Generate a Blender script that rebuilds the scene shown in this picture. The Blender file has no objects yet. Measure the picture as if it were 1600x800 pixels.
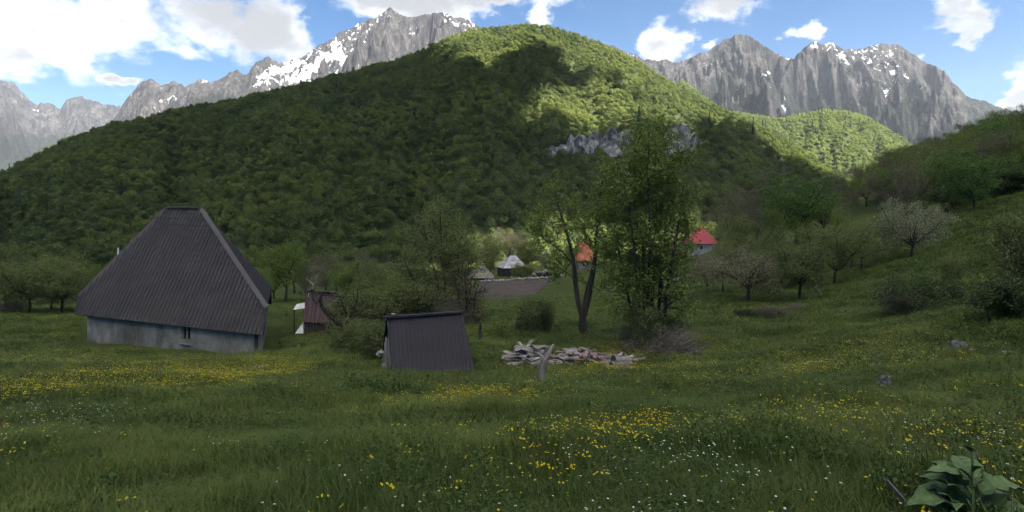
import bpy, bmesh, math, random
import numpy as np
from mathutils import Vector, Matrix

# ------------------------------------------------------------------ camera, sky, sun, exposure
S = bpy.context.scene
F, HOR = 873.0, 330.0            # focal length and eye level, in pixels of the 1600 px wide photograph
cd = bpy.data.cameras.new('camera'); cam = bpy.data.objects.new('camera', cd)
S.collection.objects.link(cam); S.camera = cam
cam.rotation_euler = (math.radians(90), 0, 0)
cd.sensor_fit = 'HORIZONTAL'; cd.sensor_width = 36.0
cd.lens = 36.0 * F / 1600.0; cd.shift_y = -(400.0 - HOR) / 1600.0
cd.clip_start = 0.1; cd.clip_end = 40000.0

SUN_AZ, SUN_EL = math.radians(132), math.radians(52)
LDIR = np.array([math.sin(SUN_AZ)*math.cos(SUN_EL), math.cos(SUN_AZ)*math.cos(SUN_EL), math.sin(SUN_EL)])
sl = bpy.data.lights.new('sun', 'SUN'); sl.energy = 5.0; sl.angle = math.radians(0.53); sl.color = (1.0, 0.95, 0.87)
sun = bpy.data.objects.new('sun', sl); S.collection.objects.link(sun)
sun.rotation_euler = Vector(LDIR).to_track_quat('Z', 'Y').to_euler()

SKY_STRENGTH = 0.05
EXPOSURE = 2.4
S.view_settings.view_transform = 'Standard'; S.view_settings.look = 'None'
S.view_settings.gamma = 1.0; S.view_settings.use_curve_mapping = False
S.view_settings.exposure = EXPOSURE
S.render.engine = 'CYCLES'
cy = S.cycles
cy.use_denoising = True
try: cy.denoiser = 'OPENIMAGEDENOISE'
except Exception: pass
cy.max_bounces = 7; cy.diffuse_bounces = 4; cy.glossy_bounces = 2; cy.transmission_bounces = 4
cy.volume_bounces = 0; cy.transparent_max_bounces = 4
cy.caustics_reflective = False; cy.caustics_refractive = False

class NT:
    """small helper that writes shader / geometry node trees"""
    def __init__(s, tree): s.t = tree; tree.nodes.clear()
    def n(s, typ, ins=None, **props):
        nd = s.t.nodes.new(typ)
        for k, v in props.items(): setattr(nd, k, v)
        for k, v in (ins or {}).items(): s.set(nd, k, v)
        return nd
    def set(s, nd, k, v):
        sock = nd.inputs[k]
        if isinstance(v, bpy.types.NodeSocket): s.t.links.new(v, sock)
        elif isinstance(v, bpy.types.Node): s.t.links.new(v.outputs[0], sock)
        else: sock.default_value = v
    def math(s, op, a, b=0.0, c=0.0, clamp=False):
        nd = s.n('ShaderNodeMath', operation=op, use_clamp=clamp)
        s.set(nd, 0, a); s.set(nd, 1, b); s.set(nd, 2, c)
        return nd.outputs[0]
    def sstep(s, x, lo, hi, a=0.0, b=1.0):
        nd = s.n('ShaderNodeMapRange', interpolation_type='SMOOTHSTEP')
        for i, v in enumerate((x, lo, hi, a, b)): s.set(nd, i, v)
        return nd.outputs[0]
    def mix(s, f, a, b, blend='MIX'):
        nd = s.n('ShaderNodeMix', data_type='RGBA', blend_type=blend)
        s.set(nd, 0, f); s.set(nd, 6, a); s.set(nd, 7, b)
        return nd.outputs[2]
    def ramp(s, x, stops):
        nd = s.n('ShaderNodeValToRGB'); s.set(nd, 0, x)
        e = nd.color_ramp.elements
        while len(e) < len(stops): e.new(0.5)
        for i, (p, c) in enumerate(stops):
            e[i].position = p; e[i].color = tuple(c[:3]) + (1.0,)
        return nd.outputs[0]
    def noise(s, vec, scale, detail=4.0, rough=0.55, dist=0.0):
        nd = s.n('ShaderNodeTexNoise', {'Scale': scale, 'Detail': detail, 'Roughness': rough, 'Distortion': dist})
        if vec is not None: s.set(nd, 'Vector', vec)
        return nd.outputs[0]
    def mapping(s, vec, scale=(1,1,1), rot=(0,0,0), loc=(0,0,0)):
        nd = s.n('ShaderNodeMapping'); s.set(nd, 0, vec)
        nd.inputs['Scale'].default_value = scale; nd.inputs['Rotation'].default_value = rot; nd.inputs['Location'].default_value = loc
        return nd.outputs[0]

def c4(c): return (c[0], c[1], c[2], 1.0)

# --- world: clear Nishita sky with fair-weather cumulus, thicker towards the left and overhead
W = bpy.data.worlds.new('World'); S.world = W; W.use_nodes = True
def build_world():
    t = NT(W.node_tree)
    sky = t.n('ShaderNodeTexSky', sky_type='NISHITA', sun_disc=False, sun_elevation=SUN_EL, sun_rotation=SUN_AZ,
              altitude=1100.0, air_density=1.0, dust_density=0.6, ozone_density=2.2)
    co = t.n('ShaderNodeTexCoord').outputs['Generated']
    nrm = t.n('ShaderNodeVectorMath', operation='NORMALIZE'); t.set(nrm, 0, co); d = nrm.outputs[0]
    sep = t.n('ShaderNodeSeparateXYZ'); t.set(sep, 0, d)
    az = t.math('ARCTAN2', sep.outputs[0], sep.outputs[1]); el = t.math('ARCSINE', sep.outputs[2])
    wv = t.n('ShaderNodeTexNoise', {'Scale': 13.0, 'Detail': 6.0, 'Roughness': 0.62}); t.set(wv, 'Vector', t.mapping(d, (1, 1, 1.5)))
    ws = t.n('ShaderNodeSeparateColor'); t.set(ws, 0, wv.outputs['Color'])
    az0, el0 = az, el
    az = t.math('ADD', az, t.math('MULTIPLY', t.math('SUBTRACT', ws.outputs[0], 0.5), 0.16)); el = t.math('ADD', el, t.math('MULTIPLY', t.math('SUBTRACT', ws.outputs[1], 0.5), 0.085))
    n1 = t.noise(t.mapping(d, (1, 1, 1.7)), 9.0, 9.0, 0.62, 0.25)
    n2 = t.noise(t.mapping(d, (1, 1, 1.5), loc=(3.1, 1.7, 0.4)), 26.0, 6.0, 0.6)
    nz = t.math('ADD', t.math('MULTIPLY', t.math('SUBTRACT', n1, 0.5), 2.3), t.math('MULTIPLY', t.math('SUBTRACT', n2, 0.5), 0.8))
    # (px, py, half width, half height, weight) of the cumulus in view
    blobs = [(50,20,130,50,0.95),(190,40,130,46,1.0),(330,28,100,42,0.95),(430,55,62,48,1.15),(10,95,60,50,0.85),(95,85,70,36,0.75),(260,75,60,22,0.8),
             (640,5,110,30,1.2),(760,-5,110,22,1.15),(845,22,26,16,1.0),(1036,76,42,30,1.25),(1108,70,22,14,1.0),
             (1150,6,50,24,1.2),(1262,53,32,18,1.2),(1520,12,46,24,1.05),(1530,50,26,26,1.0),(1585,140,36,30,1.3),
             (175,126,17,8,1.1),(1432,96,16,9,1.0),(900,-60,300,30,0.9),(1300,-90,200,40,0.8)]
    tot = None
    for (px, py, rx, ry, w) in blobs:
        a0 = math.atan2(px-800, F); hyp = math.hypot(px-800, F); e0 = math.atan2(HOR-py, hyp)
        ra = rx*F/hyp**2; re = ry/hyp
        u = t.math('DIVIDE', t.math('SUBTRACT', az, a0), ra); v = t.math('DIVIDE', t.math('SUBTRACT', el, e0), re)
        r2 = t.math('ADD', t.math('MULTIPLY', u, u), t.math('MULTIPLY', v, v))
        b = t.math('MULTIPLY', t.math('EXPONENT', t.math('MULTIPLY', r2, -0.75)), w)
        tot = b if tot is None else t.math('MAXIMUM', tot, b)
    # the same kind of cloud all round and overhead
    gen = t.sstep(t.noise(t.mapping(d, (1, 1, 1.6), loc=(0.2, 5.3, 1.1)), 2.6, 3.0, 0.5), 0.44, 0.66, 0.0, 0.85)
    out = t.sstep(el0, 0.37, 0.55)
    behind = t.sstep(t.math('ABSOLUTE', az0), 0.80, 1.1)
    gen = t.math('MULTIPLY', gen, t.math('MAXIMUM', out, behind))
    tot = t.math('MAXIMUM', tot, gen)
    dens = t.math('ADD', tot, t.math('MULTIPLY', nz, 0.78))
    mask = t.sstep(dens, 0.34, 0.86)
    # cloud thickness gives grey bases, edges stay bright
    nlow = t.noise(t.mapping(d, (1, 1, 2.0), loc=(0, 0, 0.06)), 6.0, 7.0, 0.58)
    lum = t.sstep(t.math('ADD', t.math('MULTIPLY', dens, 0.35), nlow), 0.57, 0.94, 1.0, 0.42)
    cc = t.n('ShaderNodeCombineColor')
    k = 5.6
    t.set(cc, 0, t.math('MULTIPLY', lum, k*0.98)); t.set(cc, 1, t.math('MULTIPLY', lum, k)); t.set(cc, 2, t.math('MULTIPLY', lum, k*1.04))
    hs = t.n('ShaderNodeHueSaturation', {'Saturation': 1.42, 'Value': 0.62}); t.set(hs, 'Color', sky.outputs[0])
    col = t.mix(mask, hs.outputs[0], cc.outputs[0])
    bg = t.n('ShaderNodeBackground'); t.set(bg, 0, col); bg.inputs[1].default_value = SKY_STRENGTH
    o = t.n('ShaderNodeOutputWorld'); t.set(o, 0, bg.outputs[0])
build_world()
# ------------------------------------------------------------------ numpy noise and terrain functions
def _h(ix, iy, seed):
    n = (ix.astype(np.int64)*374761393 + iy.astype(np.int64)*668265263 + seed*974711) & 0x7fffffff
    n = ((n ^ (n >> 13))*1274126177) & 0x7fffffff
    n = ((n ^ (n >> 16))*2246822519) & 0x7fffffff
    return (n ^ (n >> 15)) & 0xffff
def perlin(x, y, seed=0):
    x = np.asarray(x, float); y = np.asarray(y, float)
    ix, iy = np.floor(x), np.floor(y); fx, fy = x-ix, y-iy
    u = fx**3*(fx*(fx*6-15)+10); v = fy**3*(fy*(fy*6-15)+10)
    def g(dx, dy):
        a = _h(ix+dx, iy+dy, seed)*(2*math.pi/65536.0)
        return np.cos(a)*(fx-dx)+np.sin(a)*(fy-dy)
    return ((g(0,0)*(1-u)+g(1,0)*u)*(1-v)+(g(0,1)*(1-u)+g(1,1)*u)*v)*1.5
def fbm(x, y, octv=4, seed=0, gain=0.5, lac=2.03):
    s = 0; a = 1.0; x = np.asarray(x, float); y = np.asarray(y, float)
    for i in range(octv):
        s = s + a*perlin(x, y, seed+i*17); x = x*lac+13.7; y = y*lac-7.3; a *= gain
    return s
def ridged(x, y, octv=5, seed=0, gain=0.55, lac=2.07):
    s = 0; a = 1.0; w = 1.0; x = np.asarray(x, float); y = np.asarray(y, float)
    for i in range(octv):
        r = (1-np.abs(perlin(x, y, seed+i*23)))**2
        s = s + a*w*r; w = np.clip(r*1.4, 0, 1); x = x*lac+5.1; y = y*lac-9.7; a *= gain
    return s

def P(px, py, Y):
    """photograph pixel at the depth Y (metres in front of the camera) -> point"""
    return np.array([(px-800)/F*Y, Y, (HOR-py)/F*Y])

# meadow and valley floor: points read off the photograph with the depth of what stands there
GCTL = [(800,800,4.0),(400,800,4.1),(0,800,4.2),(1200,800,3.7),(1600,800,3.3),
 (0,650,9),(400,650,9),(800,650,8.8),(1200,650,8.3),(1600,650,7),
 (0,580,16.5),(250,600,14),(400,600,14.2),(620,588,18),(745,578,19.3),(845,602,14.5),(800,571,20),(980,578,19.2),
 (125,533,34.5),(405,557,31),(260,545,33),(0,493,44),(60,487,50),(160,487,52),(440,505,44),(470,524,38),(535,543,29),
 (600,485,52),(912,526,27),(1020,540,23.5),(1060,562,20.5),(735,476,62),(800,471,66),(865,446,90),(700,458,80),(800,440,100),
 (800,433,125),(660,455,82),(835,517,28),(1090,472,42),(1130,455,46),(1165,468,40),(1250,472,36),(1310,442,42),(1415,410,45),
 (1345,425,43),(1500,330,62),(1600,306,58),(1540,362,42),(1455,490,22),(1590,492,15.5),(1503,549,13.0),(1383,606,10.3),
 (1200,560,17),(1100,600,13.5),(1300,520,21),(1600,400,29),(1450,430,31),(1200,400,75),(1400,312,95),(1600,212,140),(1500,246,130),
 (1410,281,125),(1330,305,125),(1250,343,130),(1150,374,140),(1100,396,130),(1450,345,65),(1300,385,65),
 (0,440,130),(200,437,140),(400,430,150),(600,428,150),(800,415,175),(950,411,165),(0,424,220),(400,415,220),(800,408,220),(1100,392,220),(1300,350,220),(1600,230,220),
 (0,470,75),(250,470,80),(450,462,90),(920,445,90),(1000,450,75)]
GPT = [tuple(P(*c)) for c in GCTL] + [(0,0,-1.65),(0,-12,0.6),(-30,-12,0.8),(30,-12,3.2),(-45,15,-4.6),(-75,45,-8.8),(-120,60,-11),(-230,130,-18),
 (-300,230,-25),(40,15,2.2),(70,40,8),(120,60,20),(200,120,42),(290,220,66),(-330,-12,-12),(330,-12,60),(-330,300,-24),(330,300,70),(0,300,-20),(-90,-12,-3),(90,-12,14)]
GPT = np.array(GPT)
def _phi(r2): return 0.5*r2*np.log(r2+1e-6)
def _fit():
    x = GPT[:, :2]/50.0; n = len(x)
    A = np.zeros((n+3, n+3)); d = ((x[:, None]-x[None])**2).sum(-1)
    A[:n, :n] = _phi(d)+np.eye(n)*2e-4
    A[:n, n] = 1; A[:n, n+1:] = x; A[n, :n] = 1; A[n+1:, :n] = x.T
    return x, np.linalg.solve(A, np.concatenate([GPT[:, 2], np.zeros(3)]))
GX, GW = _fit()
def ground(X, Y, bumps=True):
    X = np.asarray(X, float); Y = np.asarray(Y, float); sh = np.broadcast(X, Y).shape
    x = np.stack([np.broadcast_to(X, sh).ravel(), np.broadcast_to(Y, sh).ravel()], 1)/50.0
    out = np.empty(len(x))
    for i in range(0, len(x), 20000):
        q = x[i:i+20000]; d = ((q[:, None]-GX[None])**2).sum(-1)
        out[i:i+20000] = _phi(d)@GW[:len(GX)] + GW[len(GX)] + q@GW[len(GX)+1:]
    out = out.reshape(sh)
    if bumps:
        out = out + 0.11*fbm(X*0.45, Y*0.45, 3, 5) + 0.10*perlin(X*0.16, Y*0.16, 9)*np.clip(Y/10.0, 0, 1)
    return out if sh else float(out)
def g1(X, Y): return float(ground(np.array([X]), np.array([Y]))[0])

def interp(a, pts):
    xs = np.array([(p[0]-800)/F for p in pts]); ys = np.array([(HOR-p[1])/F for p in pts])
    return np.interp(a, xs, ys)
HILL_SKY = [(-400,380),(-200,325),(0,266),(50,240),(100,216),(180,190),(300,165),(400,145),(480,126),(560,106),(640,84),(700,56),(740,45),(790,38),(830,36),
 (870,42),(920,58),(980,85),(1040,120),(1100,155),(1150,178),(1200,202),(1250,230),(1310,268),(1360,300),(1420,340),(1500,380)]
def hill_yc(a): return np.interp(a, [-1.4,-0.92,-0.4,0.0,0.3,0.6,0.8], [560,640,770,840,800,640,520])
def hill_yb(a): return np.interp(a, [-1.4,-0.9,0,0.5,0.8], [190,205,215,240,250])
def hill(a, Y):
    a = np.asarray(a, float); yc = hill_yc(a); yb = hill_yb(a)
    k = np.ones(9)/9
    cr = sum(interp(a+o, HILL_SKY) for o in np.linspace(-0.012, 0.012, 5))/5 - 7.5/yc
    zc = cr*yc; zb = -22.0
    t = (Y-yb)/(yc-yb); tc = np.clip(t, 0, 1)
    z = zb+(zc-zb)*(1-(1-tc)**1.04)
    env = np.clip(4*tc*(1-tc), 0, 1)
    z = z + env*(26*fbm(a*7.5, Y/330.0, 3, 31) - 10*np.abs(perlin(a*16+0.3*perlin(a*4, Y/150., 3), Y/420., 40)) + 4*fbm(a*25, Y/60., 2, 77))
    z = np.where(t > 1, zc-(t-1)*(zc-zb)*1.3-((t-1)*30)**1, z)
    z = np.where((t < 1) & (t > 0), np.minimum(z, cr*Y*0.985+0.015*zc*tc), z)
    z = np.where(t < 0, zb+t*20, z)
    return z
def hill_hit(px, py):
    a = (px-800)/F; Y = np.linspace(215, 860, 1300); r = hill(np.full_like(Y, a), Y)/Y
    i = np.argmax(r >= (HOR-py)/F)
    return (a*Y[i], Y[i], r[i]*Y[i])
def hit(px, py, y0=2.0, y1=230.0):
    """where the line of sight through a pixel first meets the meadow"""
    a = (px-800)/F; Y = np.geomspace(y0, y1, 1500); z = ground(a*Y, Y)
    below = z/Y >= (HOR-py)/F
    i = int(np.argmax(below))
    return np.array([a*Y[i], Y[i], z[i]])
# ------------------------------------------------------------------ materials
def pmat(name, fn, rough=0.9, spec=0.08):
    m = bpy.data.materials.new(name); m.use_nodes = True
    t = NT(m.node_tree)
    b = t.n('ShaderNodeBsdfPrincipled'); b.inputs['Roughness'].default_value = rough
    b.inputs['Specular IOR Level'].default_value = spec
    o = t.n('ShaderNodeOutputMaterial'); t.set(o, 0, b.outputs[0])
    fn(t, b)
    return m
def bump(t, b, h, strength=0.4, dist=0.05):
    n = t.n('ShaderNodeBump', {'Strength': strength, 'Distance': dist}); t.set(n, 'Height', h); t.set(b, 'Normal', n.outputs[0])
def objco(t): return t.n('ShaderNodeTexCoord').outputs['Object']
def geopos(t): return t.n('ShaderNodeNewGeometry').outputs['Position']

def mottled(name, stops, scale, rough=0.9, stretch=(1,1,1), bs=0.3, bd=0.02, world=False, detail=6.0, rnd=0.0):
    """one substance with blotches, grain and relief"""
    def fn(t, b):
        co = geopos(t) if world else objco(t)
        v = t.mapping(co, stretch)
        n = t.noise(v, scale, detail, 0.62)
        x = n
        if rnd:
            r = t.n('ShaderNodeObjectInfo').outputs['Random']
            x = t.math('ADD', n, t.math('MULTIPLY', t.math('SUBTRACT', r, 0.5), rnd))
        c = t.ramp(x, stops)
        n2 = t.noise(v, scale*6.3, 4.0, 0.6)
        c = t.mix(0.45, c, t.ramp(n2, [(0.3, (0.35,)*3), (0.7, (1.0,)*3)]), 'MULTIPLY')
        t.set(b, 'Base Color', c); bump(t, b, t.math('ADD', n, t.math('MULTIPLY', n2, 0.4)), bs, bd)
    return pmat(name, fn, rough)

def leafmat(name, dark, light, trans=0.3, varh=0.5, patch=0.0, rough=0.55):
    """leaves: each blade its own shade, each plant its own tint, light coming through"""
    m = bpy.data.materials.new(name); m.use_nodes = True; t = NT(m.node_tree)
    isl = t.n('ShaderNodeNewGeometry').outputs['Random Per Island']
    oi = t.n('ShaderNodeObjectInfo'); rnd = oi.outputs['Random']
    x = t.math('ADD', t.math('MULTIPLY', isl, 1-varh), t.math('MULTIPLY', rnd, varh))
    if patch:
        pn = t.noise(oi.outputs['Location'], patch, 2.0, 0.5)
        x = t.math('ADD', t.math('MULTIPLY', x, 0.6), t.math('MULTIPLY', t.sstep(pn, 0.35, 0.65), 0.4))
    c = t.ramp(x, [(0.0, dark), (1.0, light)])
    b = t.n('ShaderNodeBsdfPrincipled'); b.inputs['Roughness'].default_value = rough; b.inputs['Specular IOR Level'].default_value = 0.08
    t.set(b, 'Base Color', c)
    tr = t.n('ShaderNodeBsdfTranslucent'); t.set(tr, 0, t.mix(1.0, c, (1.15, 1.25, 0.6, 1), 'MULTIPLY'))
    mx = t.n('ShaderNodeMixShader'); mx.inputs[0].default_value = trans; t.set(mx, 1, b.outputs[0]); t.set(mx, 2, tr.outputs[0])
    o = t.n('ShaderNodeOutputMaterial'); t.set(o, 0, mx.outputs[0])
    return m

M = {}
M['bark'] = mottled('bark', [(0.3,(0.030,0.026,0.020)),(0.7,(0.085,0.075,0.060))], 5.0, stretch=(1,1,0.25), bs=0.6)
M['bark_dark'] = mottled('bark_dark', [(0.3,(0.022,0.019,0.015)),(0.7,(0.068,0.058,0.046))], 5.0, stretch=(1,1,0.25), bs=0.6)
M['bark_pale'] = mottled('bark_pale', [(0.3,(0.07,0.065,0.055)),(0.7,(0.17,0.16,0.14))], 5.0, stretch=(1,1,0.25), bs=0.5)
M['twig_brown'] = mottled('twig_brown', [(0.3,(0.095,0.080,0.064)),(0.7,(0.19,0.165,0.130))], 3.0)
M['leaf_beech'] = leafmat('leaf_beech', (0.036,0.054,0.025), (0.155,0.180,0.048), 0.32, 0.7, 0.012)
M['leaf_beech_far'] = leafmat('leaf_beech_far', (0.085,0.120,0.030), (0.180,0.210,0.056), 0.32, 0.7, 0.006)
M['leaf_conifer'] = leafmat('leaf_conifer', (0.014,0.026,0.014), (0.030,0.050,0.024), 0.1, 0.6)
M['leaf_fresh'] = leafmat('leaf_fresh', (0.085,0.122,0.030), (0.190,0.230,0.060), 0.45, 0.35)
M['leaf_ash'] = leafmat('leaf_ash', (0.060,0.112,0.032), (0.135,0.200,0.055), 0.35, 0.2)
M['leaf_olive'] = leafmat('leaf_olive', (0.105,0.122,0.050), (0.215,0.230,0.095), 0.42, 0.5)
M['leaf_brown'] = leafmat('leaf_brown', (0.105,0.096,0.062), (0.190,0.170,0.108), 0.35, 0.5)
M['leaf_yellow'] = leafmat('leaf_yellow', (0.090,0.100,0.026), (0.200,0.200,0.060), 0.35, 0.4)
M['leaf_dark'] = leafmat('leaf_dark', (0.040,0.062,0.022), (0.100,0.132,0.048), 0.25, 0.3)
M['blossom'] = leafmat('blossom', (0.22,0.20,0.17), (0.48,0.44,0.40), 0.3, 0.2)
M['blossom_pink'] = leafmat('blossom_pink', (0.20,0.15,0.13), (0.42,0.34,0.30), 0.3, 0.2)

def grass_ground(t, b):
    p = geopos(t)
    n = t.noise(p, 0.11, 5.0, 0.6); n2 = t.noise(p, 1.3, 5.0, 0.65); n3 = t.noise(t.mapping(p, (1,1,0.2)), 14.0, 5.0, 0.7)
    c = t.ramp(n, [(0.3,(0.042,0.066,0.014)),(0.5,(0.062,0.086,0.018)),(0.7,(0.085,0.100,0.024))])
    c = t.mix(t.sstep(n2, 0.35, 0.7), c, (0.062,0.066,0.018,1)); c = t.mix(0.75, c, t.ramp(n3, [(0.3,(0.3,0.3,0.3)),(0.7,(1.25,1.25,1.25))]), 'MULTIPLY')
    t.set(b, 'Base Color', c); bump(t, b, t.math('ADD', n3, n2), 0.7, 0.12)
M['meadow'] = pmat('meadow', grass_ground, 0.95)
def forest_floor(t, b):
    p = geopos(t); n = t.noise(p, 0.05, 6.0, 0.65)
    t.set(b, 'Base Color', t.ramp(n, [(0.3,(0.018,0.026,0.010)),(0.7,(0.050,0.062,0.020))])); bump(t, b, n, 0.5, 2.0)
M['forest_floor'] = pmat('forest_floor', forest_floor, 0.95)
def rock_mountain(t, b):
    p = geopos(t)
    n = t.noise(t.mapping(p, (1,1,0.35)), 0.012, 9.0, 0.68, 0.6)
    n2 = t.noise(t.mapping(p, (1,1,0.12)), 0.05, 6.0, 0.7)
    c = t.ramp(n, [(0.32,(0.020,0.021,0.023)),(0.5,(0.064,0.060,0.058)),(0.70,(0.128,0.120,0.112))])
    c = t.mix(0.65, c, t.ramp(n2, [(0.40,(0.12,0.12,0.14)),(0.58,(1.35,1.31,1.25))]), 'MULTIPLY')
    veg = t.n('ShaderNodeAttribute', attribute_name='veg').outputs['Fac']
    nv = t.noise(p, 0.02, 8.0, 0.72)
    c = t.mix(t.sstep(t.math('ADD', veg, t.math('MULTIPLY', t.math('SUBTRACT', nv, 0.5), 1.8)), 0.42, 0.60), c, t.ramp(n2, [(0.3,(0.014,0.018,0.014)),(0.7,(0.034,0.038,0.026))]))
    sn = t.n('ShaderNodeAttribute', attribute_name='snow').outputs['Fac']
    ns = t.noise(t.mapping(p, (1,1,0.6)), 0.022, 8.0, 0.72, 1.2)
    sf = t.sstep(t.math('ADD', sn, t.math('MULTIPLY', t.math('SUBTRACT', ns, 0.5), 3.6)), 0.52, 0.62)
    c = t.mix(sf, c, (0.82,0.83,0.85,1))
    t.set(b, 'Base Color', c)
    bump(t, b, t.math('MULTIPLY', t.math('ADD', n, n2), t.math('SUBTRACT', 1.0, sf)), 1.0, 40.0)
M['rock_mountain'] = pmat('rock_mountain', rock_mountain, 0.95)
def cliff_m(t, b):
    p = geopos(t); n = t.noise(t.mapping(p, (1,1,0.3)), 0.18, 8.0, 0.7, 0.4); n2 = t.noise(t.mapping(p, (1,1,0.15)), 0.7, 5.0, 0.7)
    c = t.ramp(n, [(0.33,(0.04,0.042,0.038)),(0.48,(0.20,0.197,0.190)),(0.66,(0.42,0.41,0.40))])
    c = t.mix(0.6, c, t.ramp(n2, [(0.35,(0.3,)*3),(0.62,(1.1,)*3)]), 'MULTIPLY')
    t.set(b, 'Base Color', c); bump(t, b, t.math('ADD', n, n2), 0.9, 1.5)
M['cliff'] = pmat('cliff', cliff_m, 0.95)
M['soil'] = mottled('soil', [(0.3,(0.060,0.046,0.038)),(0.7,(0.120,0.094,0.080))], 1.2, world=True, bs=0.6, bd=0.1)
M['stone'] = mottled('stone', [(0.3,(0.17,0.150,0.132)),(0.55,(0.32,0.285,0.255)),(0.75,(0.46,0.42,0.385))], 3.0, bs=0.6, bd=0.05, rnd=0.45)
M['stone_dark'] = mottled('stone_dark', [(0.35,(0.06,0.06,0.056)),(0.55,(0.145,0.14,0.132)),(0.72,(0.30,0.295,0.28))], 7.0, bs=0.9, bd=0.06)
M['stone_red'] = mottled('stone_red', [(0.3,(0.13,0.08,0.065)),(0.55,(0.25,0.165,0.14)),(0.8,(0.36,0.27,0.24))], 3.0, bs=0.6, bd=0.05, rnd=0.5)
M['wood_grey'] = mottled('wood_grey', [(0.3,(0.095,0.082,0.070)),(0.55,(0.24,0.210,0.182)),(0.78,(0.39,0.35,0.31))], 4.0, stretch=(1,1,0.12), bs=0.7, bd=0.03, rnd=0.3)
M['wood_pale'] = mottled('wood_pale', [(0.3,(0.20,0.18,0.15)),(0.7,(0.36,0.33,0.28))], 5.0, stretch=(1,1,0.15), bs=0.5)
M['wood_dark'] = mottled('wood_dark', [(0.3,(0.025,0.022,0.020)),(0.7,(0.075,0.066,0.058))], 5.0, stretch=(1,1,0.15), bs=0.5)
M['dark_void'] = mottled('dark_void', [(0.3,(0.010,0.010,0.011)),(0.7,(0.022,0.022,0.024))], 2.0, bs=0.1)
def cloud_m():
    m = bpy.data.materials.new('cloud'); m.use_nodes = True; t = NT(m.node_tree)
    d = t.n('ShaderNodeBsdfDiffuse'); d.inputs[0].default_value = (0.93,0.93,0.94,1)
    tr = t.n('ShaderNodeBsdfTranslucent'); tr.inputs[0].default_value = (0.97,0.97,0.97,1)
    mx = t.n('ShaderNodeMixShader'); mx.inputs[0].default_value = 0.82; t.set(mx, 1, d.outputs[0]); t.set(mx, 2, tr.outputs[0])
    t.set(t.n('ShaderNodeOutputMaterial'), 0, mx.outputs[0]); return m
M['cloud'] = cloud_m()

# ------------------------------------------------------------------ object helpers
COL = S.collection
def link(o, parent=None):
    COL.objects.link(o)
    if parent is not None: o.parent = parent
    return o
def tag(o, label=None, cat=None, group=None, kind=None):
    if label: o['label'] = label
    if cat: o['category'] = cat
    if group: o['group'] = group
    if kind: o['kind'] = kind
    return o
def mesh(name, verts, faces, mat=None, smooth=False):
    me = bpy.data.meshes.new(name)
    if isinstance(verts, np.ndarray): verts = verts.reshape(-1, 3)
    me.from_pydata([tuple(v) for v in verts] if not isinstance(verts, np.ndarray) else verts.tolist(), [], faces if not isinstance(faces, np.ndarray) else faces.tolist())
    if mat is not None: me.materials.append(mat)
    if smooth: me.polygons.foreach_set('use_smooth', [True]*len(me.polygons))
    me.update(); return me
def fast_mesh(name, verts, faces, mat=None, smooth=False):
    """numpy verts (N,3), faces (M,k) of one corner count"""
    me = bpy.data.meshes.new(name); verts = np.asarray(verts, np.float32).reshape(-1, 3); faces = np.asarray(faces, np.int32)
    k = faces.shape[1]; m = len(faces)
    me.vertices.add(len(verts)); me.vertices.foreach_set('co', verts.ravel())
    me.loops.add(m*k); me.loops.foreach_set('vertex_index', faces.ravel())
    me.polygons.add(m); me.polygons.foreach_set('loop_start', np.arange(0, m*k, k, dtype=np.int32))
    try: me.polygons.foreach_set('loop_total', np.full(m, k, np.int32))
    except Exception: pass
    if smooth: me.polygons.foreach_set('use_smooth', np.ones(m, bool))
    if mat is not None: me.materials.append(mat)
    me.update(calc_edges=True); me.validate(); return me
def ob(name, me, parent=None, loc=None):
    o = bpy.data.objects.new(name, me)
    if loc is not None: o.location = tuple(float(v) for v in loc)
    return link(o, parent)
def empty(name, loc, rz=0.0):
    o = bpy.data.objects.new(name, None); o.location = tuple(float(v) for v in loc); o.rotation_euler = (0, 0, rz)
    o.empty_display_size = 0.2
    return link(o)
def grid_faces(nu, nv):
    i = np.arange((nu-1)*(nv-1)); r = i//(nv-1); c = i % (nv-1); a = r*nv+c
    return np.stack([a, a+nv, a+nv+1, a+1], 1)
def grid_obj(name, V, mat, smooth=True):
    nu, nv = V.shape[:2]
    return ob(name, fast_mesh(name, V.reshape(-1, 3), grid_faces(nu, nv), mat, smooth))
def vattr(me, name, arr):
    at = me.attributes.new(name, 'FLOAT', 'POINT'); at.data.foreach_set('value', np.asarray(arr, np.float32).ravel())

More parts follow.
